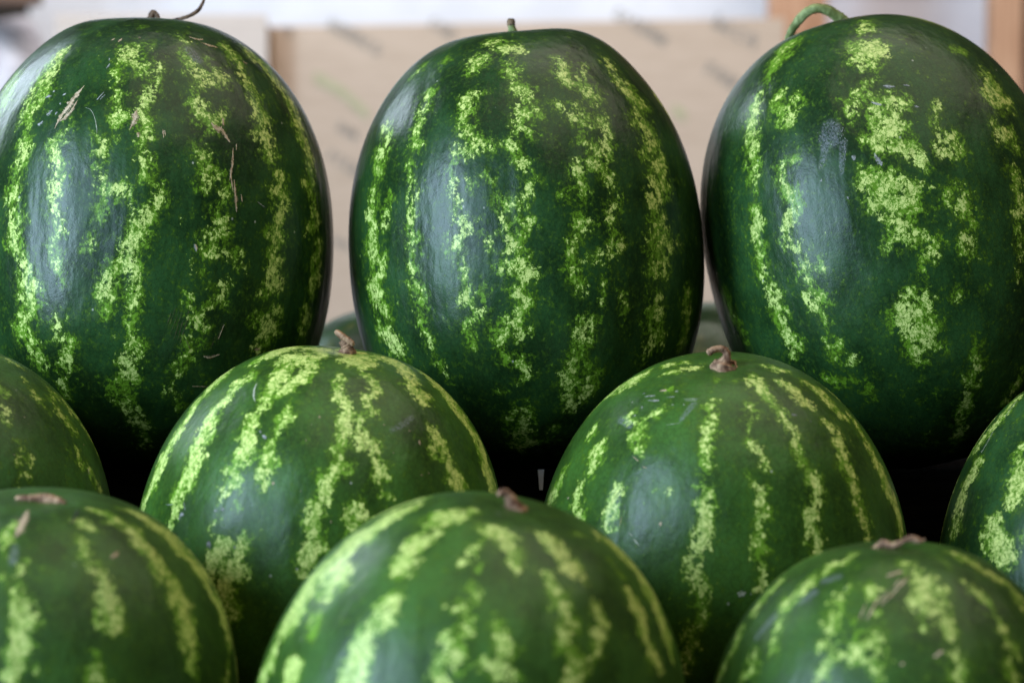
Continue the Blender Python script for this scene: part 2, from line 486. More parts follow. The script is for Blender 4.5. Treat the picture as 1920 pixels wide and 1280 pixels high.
STRIPES={
 'A':[[1.0,[[-52,-75,126,7.4],[-60,-88,107,11.0],[-66,-96,89,12.2],[-70,-99,79,9.2]]],[1.0,[[-69,-105,65,6.9],[-71,-109,49,7.6],[-76,-108,34,7.6],[-76,-111,20,7.6],[-75,-113,3,8.9],[-76,-112,-12,7.7]]],[0.45,[[-91,-51,110,14.0],[-91,-71,90,9.5]]],[1.0,[[-38,-118,70,3.3],[-48,-119,55,7.5],[-42,-124,43,7.1],[-47,-125,24,7.2],[-43,-128,8,6.1],[-43,-128,1,6.1],[-45,-128,-11,6.1]]],[1.0,[[-75,-113,-10,7.7],[-65,-118,-25,7.6],[-64,-117,-40,11.2],[-62,-116,-51,10.0],[-69,-109,-64,8.9],[-67,-107,-75,7.3],[-58,-108,-85,7.9],[-57,-106,-92,7.3]]],[1.0,[[-43,-122,-65,5.9],[-42,-119,-75,5.8]]],[1.0,[[-34,-121,-79,6.5],[-37,-115,-92,7.3],[-41,-108,-103,6.2],[-39,-101,-114,5.4]]],[1.0,[[-45,-128,-12,6.1],[-42,-128,-25,6.2],[-39,-129,-35,3.3]]],[1.0,[[-19,-126,61,4.8],[-10,-128,59,6.1],[-15,-129,51,7.3],[-18,-131,42,5.0]]],[1.0,[[-10,-133,33,4.8],[-11,-135,17,6.2],[-14,-135,8,5.4]]],[1.0,[[-19,-135,-2,3.3],[-20,-134,-13,4.9]]],[0.45,[[2,-63,148,4.2]]],[1.0,[[11,-84,133,4.3]]],[1.0,[[-9,-94,123,5.5],[-2,-92,126,10.0],[-1,-97,119,9.6],[11,-102,113,8.1]]],[1.0,[[-8,-97,119,3.8],[-8,-106,107,4.5],[-5,-114,95,3.8],[-4,-119,84,6.1],[-3,-123,75,6.9],[5,-122,78,4.4]]],[1.0,[[20,-99,115,4.5],[21,-108,102,5.2],[16,-115,91,7.7],[13,-119,84,7.2],[15,-123,73,5.4],[18,-125,64,5.1],[12,-128,55,5.8],[18,-130,46,6.8],[17,-132,36,6.0]]],[1.0,[[-10,-134,27,5.3],[1,-134,27,8.1],[6,-134,24,7.8]]],[1.0,[[28,-131,27,4.1],[27,-132,16,5.0],[19,-134,9,9.1],[14,-135,-2,10.1],[10,-135,-12,11.0]]],[1.0,[[14,-135,-10,8.9],[8,-135,-18,8.1],[-2,-135,-29,8.6],[-8,-134,-41,9.1],[-7,-132,-51,8.7],[-7,-131,-59,5.9]]],[1.0,[[13,-134,-24,5.7],[14,-134,-34,5.7],[10,-133,-44,7.3],[15,-132,-45,6.0],[9,-130,-59,5.9],[7,-128,-68,5.2],[14,-124,-80,6.0],[4,-121,-91,7.3],[6,-117,-99,8.5],[0,-113,-108,8.6],[2,-107,-117,7.8],[8,-99,-127,6.0],[14,-91,-136,6.1],[12,-81,-146,5.4],[11,-71,-153,3.0]]],[1.0,[[32,-65,142,3.5],[36,-84,126,4.6],[44,-92,113,8.0],[51,-97,104,7.6]]],[1.0,[[53,-78,123,3.5],[53,-82,119,2.2]]],[1.0,[[59,-84,112,7.8],[63,-84,109,8.1]]],[1.0,[[48,-106,90,7.2],[54,-108,80,10.0],[60,-109,73,7.4],[65,-101,82,5.7],[68,-97,86,3.7]]],[1.0,[[51,-119,55,7.0],[59,-118,44,8.0],[55,-121,37,5.1],[65,-116,38,5.1]]],[1.0,[[55,-122,28,4.0]]],[1.0,[[73,-112,30,6.0],[69,-115,22,5.7],[65,-119,10,5.3],[71,-116,6,7.1],[69,-117,-3,7.8],[62,-121,-6,4.8],[60,-122,-15,5.8]]],[1.0,[[52,-125,-16,1.2],[53,-125,-22,5.3],[53,-124,-31,2.4]]],[1.0,[[59,-123,-4,5.3],[65,-119,-15,6.3],[73,-114,-14,5.9],[80,-109,-10,4.1],[79,-109,-24,4.5]]],[1.0,[[46,-125,-43,4.3],[48,-123,-51,4.3]]],[1.0,[[68,-115,-39,6.9],[67,-115,-49,4.8]]],[1.0,[[54,-119,-57,6.9],[50,-120,-62,5.0],[59,-115,-67,6.0]]],[1.0,[[44,-118,-77,4.1],[52,-114,-79,6.1],[41,-113,-92,5.7],[36,-110,-102,3.7],[34,-106,-110,4.2],[39,-97,-121,3.7],[37,-94,-126,2.6]]],[0.45,[[57,-101,-101,4.2]]],[1.0,[[62,-55,134,7.0],[73,-63,120,6.5],[78,-72,107,6.5],[86,-73,97,7.4],[91,-79,81,10.3],[92,-85,69,8.9],[98,-83,58,10.0],[100,-82,51,5.8]]],[1.0,[[105,-81,39,8.0],[104,-84,30,9.7],[108,-81,22,7.3],[101,-90,2,8.1],[104,-86,-4,8.6],[102,-89,-13,6.6]]],[1.0,[[102,-89,-9,8.1],[102,-88,-22,9.7],[103,-86,-33,9.5],[96,-92,-41,7.0]]],[1.0,[[104,-80,-53,6.0],[92,-92,-61,7.5],[102,-79,-65,7.6],[95,-83,-73,9.6],[93,-83,-80,7.0]]],[1.0,[[78,-34,132,11.2],[88,-31,124,11.2],[99,-34,110,9.8],[110,-37,91,11.5],[116,-41,74,9.9],[122,-41,56,9.4],[124,-44,44,7.9]]],[1.0,[[119,-57,40,5.0],[126,-46,27,9.0],[127,-45,13,8.5],[122,-60,5,4.5]]],[1.0,[[129,-42,-5,8.9],[127,-46,-26,10.9],[126,-46,-38,9.2]]],[1.0,[[122,-51,-51,7.9],[120,-47,-65,9.3]]]],
 'B':[[1.0,[[-94,-59,90,6.7],[-92,-71,80,6.1],[-100,-66,70,9.3],[-100,-72,56,7.8]]],[1.0,[[-105,-69,44,7.2],[-108,-69,30,8.4],[-107,-72,17,7.0]]],[1.0,[[-94,-86,37,4.6],[-98,-84,20,6.7]]],[1.0,[[-108,-72,4,10.1]]],[1.0,[[-111,-67,4,8.9],[-108,-71,-6,5.3],[-100,-82,-3,5.2],[-104,-77,-15,9.2],[-110,-67,-24,9.7],[-104,-75,-34,10.6],[-100,-78,-42,7.8]]],[1.0,[[-106,-66,-54,7.5],[-99,-74,-62,12.5],[-94,-76,-71,8.5],[-88,-80,-77,3.2]]],[0.45,[[-49,-61,135,5.5],[-54,-68,126,4.4]]],[0.45,[[-66,-47,132,6.9],[-71,-48,128,5.5]]],[1.0,[[-61,-80,110,5.5],[-66,-86,97,6.2],[-71,-89,85,6.1],[-73,-94,73,8.1],[-77,-95,61,4.9],[-77,-99,48,3.8],[-74,-103,39,3.8],[-76,-103,30,5.5],[-80,-102,15,5.8],[-79,-103,6,6.3]]],[1.0,[[-76,-105,7,4.1],[-82,-101,-10,4.3],[-80,-102,-21,5.2],[-75,-105,-32,5.9],[-74,-104,-40,6.1],[-76,-100,-50,5.7],[-73,-101,-59,5.0],[-68,-99,-74,3.4],[-64,-97,-86,3.4],[-60,-95,-94,2.1]]],[1.0,[[-33,-100,103,7.9],[-36,-105,92,8.3],[-39,-108,84,6.6],[-34,-114,73,8.5],[-27,-118,68,8.3],[-41,-115,64,7.9],[-45,-115,60,5.3]]],[1.0,[[-48,-116,52,2.3],[-48,-118,41,5.7],[-48,-120,29,5.4]]],[1.0,[[-37,-122,40,3.1]]],[1.0,[[-46,-122,17,6.3],[-36,-126,11,4.1],[-50,-121,5,5.3],[-48,-122,-3,6.4]]],[1.0,[[-25,-124,46,3.5],[-21,-126,42,3.8]]],[1.0,[[-50,-121,3,6.4],[-48,-122,-5,7.5],[-43,-123,-14,4.0],[-45,-122,-23,5.1],[-43,-122,-34,5.1],[-42,-121,-41,5.8]]],[1.0,[[-35,-122,-48,5.0],[-45,-117,-55,4.2],[-43,-116,-62,4.2],[-42,-114,-70,2.6]]],[0.45,[[-31,-126,-28,3.9],[-31,-125,-39,3.9]]],[1.0,[[-29,-122,-57,3.7],[-27,-121,-63,4.8],[-15,-125,-56,6.3],[-22,-120,-69,5.0]]],[0.45,[[-33,-117,-71,2.2]]],[1.0,[[-22,-117,-79,5.1],[-12,-117,-83,6.1],[-5,-114,-90,4.9],[-10,-111,-96,3.8]]],[1.0,[[-24,-106,-102,2.6]]],[1.0,[[-14,-101,-114,3.7],[-19,-92,-123,5.2]]],[1.0,[[-7,-101,-114,5.5],[-7,-97,-120,6.3],[-12,-86,-131,10.2],[-7,-79,-139,7.8],[-15,-73,-142,8.1]]],[1.0,[[-15,-61,146,7.8],[-5,-72,139,9.6],[3,-75,137,6.5]]],[1.0,[[-23,-77,133,8.3],[-29,-83,125,7.8]]],[1.0,[[-4,-87,126,5.0],[-4,-93,119,7.3],[1,-100,110,6.9],[6,-106,101,7.9],[15,-112,88,4.8]]],[1.0,[[2,-113,89,7.0],[0,-116,81,7.0],[7,-119,72,5.1]]],[1.0,[[-7,-121,67,5.8],[-5,-124,58,5.0],[2,-125,51,4.8],[6,-127,41,5.3],[2,-129,31,6.0]]],[1.0,[[-17,-128,29,5.0],[-12,-129,23,6.7],[0,-130,23,4.8]]],[1.0,[[-11,-130,13,6.3],[2,-130,11,7.0],[-6,-130,1,9.9]]],[1.0,[[-25,-128,1,5.2]]],[1.0,[[-8,-130,-8,9.4]]],[1.0,[[-9,-130,2,9.3],[-4,-131,-7,6.8],[-6,-130,-15,8.4]]],[1.0,[[-20,-129,-21,3.9]]],[1.0,[[-2,-130,-24,8.2],[-9,-129,-32,6.7],[-5,-128,-41,8.5],[-7,-127,-49,7.0],[-13,-125,-55,6.9],[-9,-124,-62,6.8],[-10,-122,-69,5.0]]],[0.45,[[22,-62,145,2.8]]],[1.0,[[32,-81,127,4.7],[34,-90,116,8.6],[43,-92,108,9.1],[51,-93,101,9.0],[54,-95,95,5.0]]],[1.0,[[49,-75,124,3.3],[49,-85,113,3.3]]],[1.0,[[29,-108,91,5.0]]],[1.0,[[39,-103,93,3.3],[37,-110,82,5.9],[47,-103,87,4.8],[49,-105,80,7.8],[59,-99,81,6.7],[60,-103,73,5.4]]],[1.0,[[43,-113,67,5.7],[53,-111,61,9.4]]],[1.0,[[61,-104,67,5.5],[61,-108,55,4.5],[48,-115,54,4.9],[40,-120,47,6.4],[39,-122,36,6.6],[41,-123,27,5.3]]],[1.0,[[51,-115,49,7.8],[60,-112,40,5.8]]],[1.0,[[27,-126,30,3.9]]],[1.0,[[38,-125,10,7.3],[45,-122,7,4.9],[31,-127,-1,4.3],[29,-128,-9,4.7]]],[1.0,[[66,-111,23,2.8],[58,-116,15,5.3],[59,-116,5,5.2],[65,-113,-6,4.7],[58,-117,-7,6.3]]],[1.0,[[31,-127,-1,4.7],[30,-127,-10,5.5],[29,-127,-20,6.3],[32,-126,-28,6.6],[35,-124,-35,5.0]]],[1.0,[[42,-124,-20,3.5],[47,-122,-14,3.6]]],[1.0,[[60,-116,-2,6.6],[55,-118,-12,5.4],[52,-119,-20,4.2]]],[1.0,[[64,-114,-9,5.5]]],[1.0,[[51,-119,-28,3.5],[52,-118,-36,3.5],[50,-117,-44,2.7]]],[1.0,[[63,-111,-39,2.0],[65,-108,-52,3.4],[63,-107,-60,1.5]]],[1.0,[[33,-121,-56,2.1],[41,-118,-59,5.3],[32,-118,-67,6.7],[35,-115,-75,6.8],[27,-113,-86,8.4],[24,-110,-94,7.8],[25,-104,-105,7.7],[24,-98,-115,6.3]]],[1.0,[[36,-110,-88,6.3],[39,-103,-99,8.4],[33,-100,-107,8.4]]],[1.0,[[11,-85,-132,5.5],[9,-79,-138,4.3]]],[1.0,[[67,-58,127,5.5],[72,-66,113,8.4],[79,-67,105,10.8],[87,-66,95,11.4],[85,-79,79,8.6],[91,-75,76,9.9],[94,-77,64,10.6],[87,-88,55,7.2]]],[1.0,[[99,-75,53,8.3],[95,-84,41,12.3],[100,-80,33,8.5],[89,-94,23,8.3],[92,-92,11,9.1],[95,-89,2,9.4],[89,-96,-4,8.6],[100,-84,-10,6.0]]],[1.0,[[89,-96,-6,8.2],[93,-91,-18,10.9],[86,-97,-26,6.7],[96,-87,-28,6.5]]],[1.0,[[89,-91,-46,7.3],[87,-90,-56,10.6],[85,-89,-66,10.1],[90,-80,-73,8.1],[81,-87,-78,7.4],[75,-87,-89,3.7]]],[1.0,[[104,-19,101,11.3],[111,-18,89,9.6]]],[1.0,[[112,-61,-44,8.4],[112,-56,-57,8.6],[110,-54,-69,9.2],[106,-53,-79,7.2]]],[1.0,[[108,-73,-6,5.1]]]],
 'C':[[1.0,[[-77,-68,117,7.0],[-83,-69,110,7.2],[-88,-75,95,7.6],[-92,-79,84,7.5],[-93,-84,72,8.0],[-96,-85,61,6.3],[-98,-86,52,5.3]]],[1.0,[[-100,-87,37,6.8],[-101,-88,26,7.0],[-104,-85,16,7.0],[-104,-86,7,6.9]]],[1.0,[[-102,-88,13,6.2],[-105,-85,2,6.9],[-106,-84,-8,6.5],[-102,-88,-14,5.8],[-100,-88,-28,8.4],[-100,-87,-38,9.1],[-99,-86,-47,6.3],[-97,-86,-56,6.7],[-90,-90,-63,4.2],[-96,-81,-69,3.5]]],[0.45,[[-128,-37,-17,9.2],[-127,-37,-28,10.3],[-125,-41,-36,8.3],[-123,-43,-49,7.8]]],[0.45,[[-46,-47,152,14.0],[-55,-56,143,12.6],[-66,-64,131,8.3]]],[1.0,[[-65,-84,112,6.8],[-69,-91,100,7.2],[-67,-98,90,7.8],[-59,-96,101,7.6],[-56,-94,108,4.8]]],[1.0,[[-68,-109,64,3.9],[-78,-103,60,5.2],[-79,-104,50,7.1],[-76,-109,38,7.0],[-74,-112,31,5.7],[-81,-108,24,7.9],[-85,-105,12,5.9]]],[1.0,[[-78,-111,2,4.9]]],[1.0,[[-86,-104,10,5.4],[-80,-109,1,5.1]]],[1.0,[[-78,-111,-10,5.8],[-81,-108,-15,5.7],[-77,-110,-25,6.5],[-82,-106,-31,4.5]]],[1.0,[[-68,-117,-14,6.2]]],[1.0,[[-71,-113,-35,6.0],[-78,-107,-41,5.3],[-73,-109,-47,5.2],[-72,-109,-55,2.4]]],[1.0,[[-70,-105,-69,7.7],[-69,-103,-76,5.1],[-73,-101,-75,4.2]]],[1.0,[[-61,-107,-81,4.5]]],[0.45,[[-79,-89,-87,6.3],[-72,-92,-95,7.5],[-59,-100,-95,3.3],[-53,-99,-103,6.3],[-51,-96,-110,5.4]]],[1.0,[[10,-60,155,6.9],[8,-73,147,7.8]]],[1.0,[[-3,-88,134,12.5],[9,-91,131,9.9],[0,-96,126,14.0],[-8,-93,128,4.8],[-1,-102,118,7.7]]],[0.45,[[19,-91,129,4.0]]],[1.0,[[-4,-110,106,4.2],[-14,-114,97,7.0],[-7,-117,92,6.4],[-17,-115,93,4.6]]],[1.0,[[-27,-112,96,2.8],[-25,-119,82,4.5]]],[1.0,[[-3,-120,85,10.8],[13,-119,84,7.0],[4,-122,79,9.9],[-8,-124,73,10.8],[6,-125,69,6.7],[-17,-126,64,7.4],[-9,-128,58,11.4],[3,-129,56,8.4],[10,-131,45,7.5],[14,-132,37,5.8]]],[1.0,[[-27,-129,43,4.8],[-29,-130,34,6.0],[-20,-131,38,9.6],[-7,-132,38,5.6],[-20,-132,26,10.4],[-8,-134,24,11.1],[-26,-132,19,5.9]]],[1.0,[[4,-134,21,8.3],[-13,-134,14,9.3],[-1,-135,11,9.0],[-19,-133,7,5.2]]],[1.0,[[-10,-135,1,8.4],[-17,-134,-7,7.0]]],[1.0,[[6,-135,7,3.8]]],[1.0,[[-1,-135,-12,6.8],[8,-134,-17,6.6]]],[1.0,[[-21,-133,-13,5.0]]],[1.0,[[-19,-133,-6,6.3],[-6,-135,-10,6.6],[3,-135,-13,8.4],[8,-134,-19,6.2],[0,-134,-25,6.4]]],[1.0,[[-19,-133,-12,3.7]]],[0.45,[[-3,-133,-33,4.8],[-7,-132,-40,3.8]]],[1.0,[[-18,-130,-48,5.3],[-8,-130,-50,6.6],[-7,-128,-60,8.4],[-22,-128,-55,8.2],[-26,-125,-64,6.7],[-14,-126,-68,12.3],[-2,-125,-72,7.0],[-20,-123,-74,6.8],[-7,-122,-81,9.2],[-20,-119,-85,7.2],[-16,-116,-93,4.9]]],[1.0,[[0,-120,-86,5.1]]],[0.45,[[-29,-126,-58,6.4],[-30,-124,-66,5.5]]],[1.0,[[37,-116,79,3.2],[30,-121,69,3.8],[34,-123,61,4.3],[37,-123,53,8.9],[41,-124,41,5.7]]],[1.0,[[26,-128,46,4.3],[35,-126,42,6.8]]],[1.0,[[32,-130,18,6.1],[25,-132,12,6.2]]],[1.0,[[38,-128,12,5.0],[33,-130,3,7.7],[39,-128,-3,5.4],[37,-129,-11,4.7],[30,-131,-17,5.2],[35,-129,-25,4.2]]],[1.0,[[33,-130,-18,6.5],[31,-130,-25,6.3],[24,-131,-26,3.4]]],[1.0,[[35,-128,-30,2.8]]],[1.0,[[18,-128,-55,4.7],[16,-128,-59,3.4]]],[0.45,[[30,-124,-62,2.4]]],[0.45,[[39,-123,-55,3.1]]],[1.0,[[24,-117,-87,3.9],[22,-114,-95,5.2],[24,-109,-104,7.1],[18,-106,-111,6.4],[19,-101,-118,6.4],[13,-95,-126,6.0],[10,-87,-136,6.0],[7,-77,-145,5.7],[5,-64,-154,4.3],[3,-54,-159,3.1]]],[1.0,[[-17,-79,-142,2.7],[-16,-69,-149,3.0]]],[0.45,[[-7,-68,-151,3.3]]],[0.45,[[-19,-109,-106,2.8]]],[0.45,[[-20,-100,-119,3.2]]],[0.45,[[-7,-105,-115,1.9]]],[0.45,[[65,-77,118,7.0],[71,-74,116,7.5]]],[1.0,[[83,-80,95,8.9],[84,-84,87,11.4],[79,-93,79,11.1],[89,-85,75,11.1],[83,-94,69,4.8]]],[1.0,[[74,-104,57,4.7],[76,-106,47,5.6],[85,-98,48,8.1],[87,-98,38,5.6]]],[1.0,[[78,-108,22,6.1],[80,-108,8,5.7],[78,-109,-3,5.7],[72,-113,-11,5.3],[72,-112,-26,5.2]]],[0.45,[[57,-31,152,14.0],[69,-33,144,12.8]]],[1.0,[[70,-113,-26,4.4],[70,-112,-36,4.0]]],[1.0,[[65,-113,-50,4.3]]],[1.0,[[55,-87,-117,5.0],[53,-84,-123,4.7],[44,-79,-133,4.6]]]],
 'E':[[1.0,[[-77,-1,120,8.1],[-80,-12,115,11.3],[-84,-22,109,7.3],[-89,-24,102,7.2],[-94,-33,92,5.4],[-97,-35,85,7.4],[-102,-38,74,8.4],[-105,-38,65,10.1],[-108,-39,55,9.7],[-111,-39,47,7.8]]],[1.0,[[-113,-37,37,6.9],[-115,-33,31,8.7]]],[1.0,[[-30,15,142,3.7],[-39,0,141,12.1],[-46,-12,138,9.8],[-52,-18,135,8.5],[-55,-22,132,4.2]]],[1.0,[[-57,-40,125,4.9],[-64,-41,120,5.6],[-68,-49,113,4.8],[-74,-53,104,7.1],[-76,-58,97,8.0],[-77,-64,90,7.8],[-80,-66,83,7.8],[-82,-70,75,8.4],[-83,-74,68,8.0],[-84,-76,60,8.2],[-88,-76,52,7.0],[-89,-77,46,6.0],[-90,-78,36,4.7],[-91,-79,30,2.9]]],[1.0,[[-30,-31,140,11.3],[-34,-43,135,9.2],[-36,-54,129,7.5],[-39,-61,123,6.4],[-42,-67,117,5.0],[-44,-73,111,2.4],[-48,-77,104,5.4],[-50,-81,99,6.0],[-50,-87,91,6.0],[-49,-92,84,7.6],[-53,-93,77,6.2],[-53,-97,69,7.0],[-58,-97,62,4.9],[-60,-99,54,2.8]]],[1.0,[[-60,-102,45,2.6],[-65,-101,37,1.8]]],[1.0,[[-19,-5,144,14.0],[-14,-18,144,5.6],[-19,-35,141,6.5],[-20,-48,136,6.5],[-23,-56,132,7.1],[-29,-63,126,6.7],[-34,-66,122,5.0]]],[1.0,[[-27,-77,115,3.7],[-27,-81,110,4.7],[-29,-86,105,4.5],[-33,-91,96,3.7],[-36,-94,89,3.9],[-35,-99,82,5.0],[-30,-100,83,4.8],[-37,-102,74,4.6],[-33,-105,71,3.4]]],[0.45,[[-47,-102,64,3.1],[-49,-103,58,3.8],[-48,-106,53,2.8]]],[1.0,[[1,-53,136,2.5],[0,-64,130,3.4],[3,-70,125,4.6],[8,-74,122,5.2],[11,-79,117,5.3],[9,-87,109,5.7],[12,-91,103,6.1],[8,-98,94,5.6],[13,-102,86,5.2],[5,-106,80,5.5],[4,-109,73,5.3],[3,-112,67,5.9],[0,-114,60,5.3],[-3,-117,53,4.2],[0,-118,49,4.0]]],[1.0,[[19,-48,136,5.3],[24,-54,133,4.4],[24,-63,127,4.1],[20,-69,123,4.1],[25,-74,118,3.9],[18,-81,114,3.6],[21,-87,106,5.7],[23,-91,100,4.7],[30,-87,102,3.9],[32,-91,97,4.4]]],[1.0,[[33,-95,90,3.2],[38,-93,89,3.7],[35,-98,83,5.0],[41,-96,82,2.5]]],[1.0,[[38,-102,73,2.3]]],[1.0,[[43,-101,71,2.1],[42,-103,67,1.7]]],[1.0,[[23,-110,64,4.7],[21,-113,58,5.3],[26,-111,60,5.1],[22,-114,53,4.1]]],[1.0,[[3,3,144,12.8],[10,-29,143,14.0],[16,-28,143,6.2]]],[1.0,[[-1,-117,51,4.8],[6,-120,39,5.8],[-1,-121,31,5.8],[-3,-123,21,3.8]]],[1.0,[[-42,-112,37,4.0],[-44,-113,27,7.3]]],[1.0,[[-55,-108,28,8.0],[-55,-109,17,9.5],[-43,-115,16,8.3],[-48,-113,6,8.1],[-43,-115,-7,6.6],[-42,-116,-16,2.6]]],[1.0,[[25,-1,144,11.8],[33,-6,142,11.0],[40,-18,140,7.0],[46,-27,135,5.9],[47,-39,131,7.3],[53,-38,128,9.3],[54,-43,125,5.3]]],[0.45,[[31,-20,142,3.0]]],[1.0,[[60,-57,114,1.5],[64,-59,108,4.7],[68,-61,103,5.8],[65,-71,96,3.8]]],[1.0,[[73,-61,98,5.2],[76,-64,92,6.3],[80,-66,84,6.5],[84,-63,79,7.1],[87,-63,76,7.2]]],[1.0,[[52,7,136,7.8],[60,0,132,10.6],[69,-5,126,12.2],[76,-11,120,10.8],[83,-12,112,10.8],[88,-14,106,8.8],[92,-13,101,4.4]]],[1.0,[[94,-7,99,6.9],[97,-18,92,8.6],[100,-22,85,9.3],[104,-19,78,10.8],[107,-19,71,11.2]]]],
 'F':[[1.0,[[-102,-13,79,4.5],[-105,-13,72,6.0],[-108,-14,66,8.2],[-111,-11,58,8.1]]],[1.0,[[-50,15,134,6.4],[-55,13,131,9.9],[-60,13,128,10.0],[-64,14,125,6.1]]],[1.0,[[-23,11,142,3.2],[-30,12,141,4.6],[-37,12,139,3.1]]],[1.0,[[-14,1,143,3.3],[-22,-1,142,4.3],[-30,-2,141,4.3],[-37,-3,140,2.6]]],[1.0,[[-80,-12,110,2.5],[-85,-14,105,4.4],[-88,-13,100,3.2]]],[0.45,[[-73,-20,115,2.6]]],[1.0,[[-78,-34,105,4.8],[-82,-34,100,7.5],[-84,-38,96,7.5],[-86,-43,91,4.7],[-87,-43,88,2.3]]],[1.0,[[-94,-44,76,5.7],[-96,-47,71,6.4],[-95,-53,66,5.7],[-93,-57,64,2.4]]],[1.0,[[-41,-41,130,2.9],[-47,-41,127,3.0],[-52,-41,124,2.4]]],[1.0,[[-61,-30,123,4.6],[-62,-35,120,4.0]]],[1.0,[[-55,-46,120,6.1],[-59,-47,116,4.8],[-54,-54,115,3.9],[-58,-55,111,3.9],[-55,-60,110,1.6]]],[1.0,[[-71,-65,90,2.9],[-71,-69,86,5.1],[-74,-70,81,6.2],[-72,-75,78,6.5],[-77,-72,73,5.4],[-78,-75,68,4.1],[-74,-80,66,2.5]]],[0.45,[[-32,-23,139,4.4],[-37,-24,137,3.4]]],[1.0,[[-40,-84,95,1.4]]],[0.45,[[-47,-86,87,3.3]]],[1.0,[[-42,-92,82,1.8]]],[0.45,[[-48,-80,94,2.6]]],[0.45,[[-7,-16,143,3.4],[-6,-26,142,2.5]]],[1.0,[[-8,-44,137,2.7],[-13,-50,134,4.0],[-12,-58,129,4.3],[-14,-64,124,4.3],[-17,-69,120,3.9],[-16,-74,116,4.3],[-15,-80,110,4.4],[-17,-82,107,3.4]]],[1.0,[[-20,-88,99,3.3],[-15,-91,97,3.9],[-20,-94,90,5.2],[-18,-98,85,6.3],[-20,-100,80,5.9],[-20,-102,76,6.0]]],[1.0,[[-19,-103,76,7.2],[-20,-106,69,5.5],[-24,-109,60,3.9]]],[1.0,[[6,-25,142,1.3]]],[1.0,[[12,-48,135,3.0],[14,-53,132,3.0],[11,-62,126,1.5],[10,-69,121,1.3],[14,-72,118,2.3],[18,-75,114,3.0],[20,-80,109,2.9],[20,-82,106,1.5]]],[1.0,[[8,-86,104,1.3],[9,-88,100,1.3],[17,-90,96,4.2],[15,-95,90,4.9],[17,-98,85,5.4],[15,-101,79,3.4],[16,-104,73,4.8],[14,-107,68,5.2],[17,-108,64,4.3],[13,-111,59,3.0]]],[1.0,[[-27,-109,59,5.2],[-26,-112,50,6.9],[-21,-115,42,6.6],[-23,-117,34,5.8],[-20,-120,26,3.9],[-29,-119,17,5.0],[-28,-121,7,6.0],[-31,-121,-7,4.5]]],[1.0,[[13,-110,61,3.0],[16,-113,51,3.8],[14,-115,43,4.7]]],[1.0,[[16,-19,142,5.5],[20,-27,141,7.0],[23,-37,137,6.3],[28,-42,134,5.1],[32,-47,130,4.4],[36,-53,126,3.5],[39,-57,122,4.2],[41,-63,117,4.7],[41,-67,113,4.9],[43,-73,106,4.9],[47,-74,101,4.9],[50,-77,96,6.1],[52,-80,90,5.6],[49,-88,82,5.7],[47,-93,76,5.7],[50,-94,70,6.1],[50,-97,64,5.6],[51,-99,57,4.4]]],[1.0,[[35,-18,139,3.5],[40,-23,136,5.6],[46,-30,132,5.3],[51,-32,128,4.0],[54,-35,126,1.9]]],[1.0,[[60,-39,119,2.6],[66,-40,114,5.8],[68,-44,110,6.6],[71,-48,104,6.4],[70,-55,100,5.4],[74,-56,95,6.2],[76,-60,88,5.6],[78,-64,81,6.1],[80,-67,75,6.1],[82,-70,67,5.6],[86,-70,60,5.7],[86,-74,53,5.4]]],[1.0,[[53,-5,133,5.3],[60,-7,128,7.6],[66,-10,124,7.7],[72,-15,118,7.0],[77,-16,113,4.1]]],[1.0,[[81,-5,110,4.4],[87,-12,102,5.2],[92,-17,95,6.5],[96,-23,86,6.8],[101,-24,77,8.5],[104,-28,69,10.4],[109,-23,59,7.8],[111,-26,50,7.1],[112,-31,42,9.5]]],[1.0,[[28,2,142,3.7],[35,0,140,4.8],[41,2,139,3.4]]],[0.45,[[19,14,142,1.1]]]],
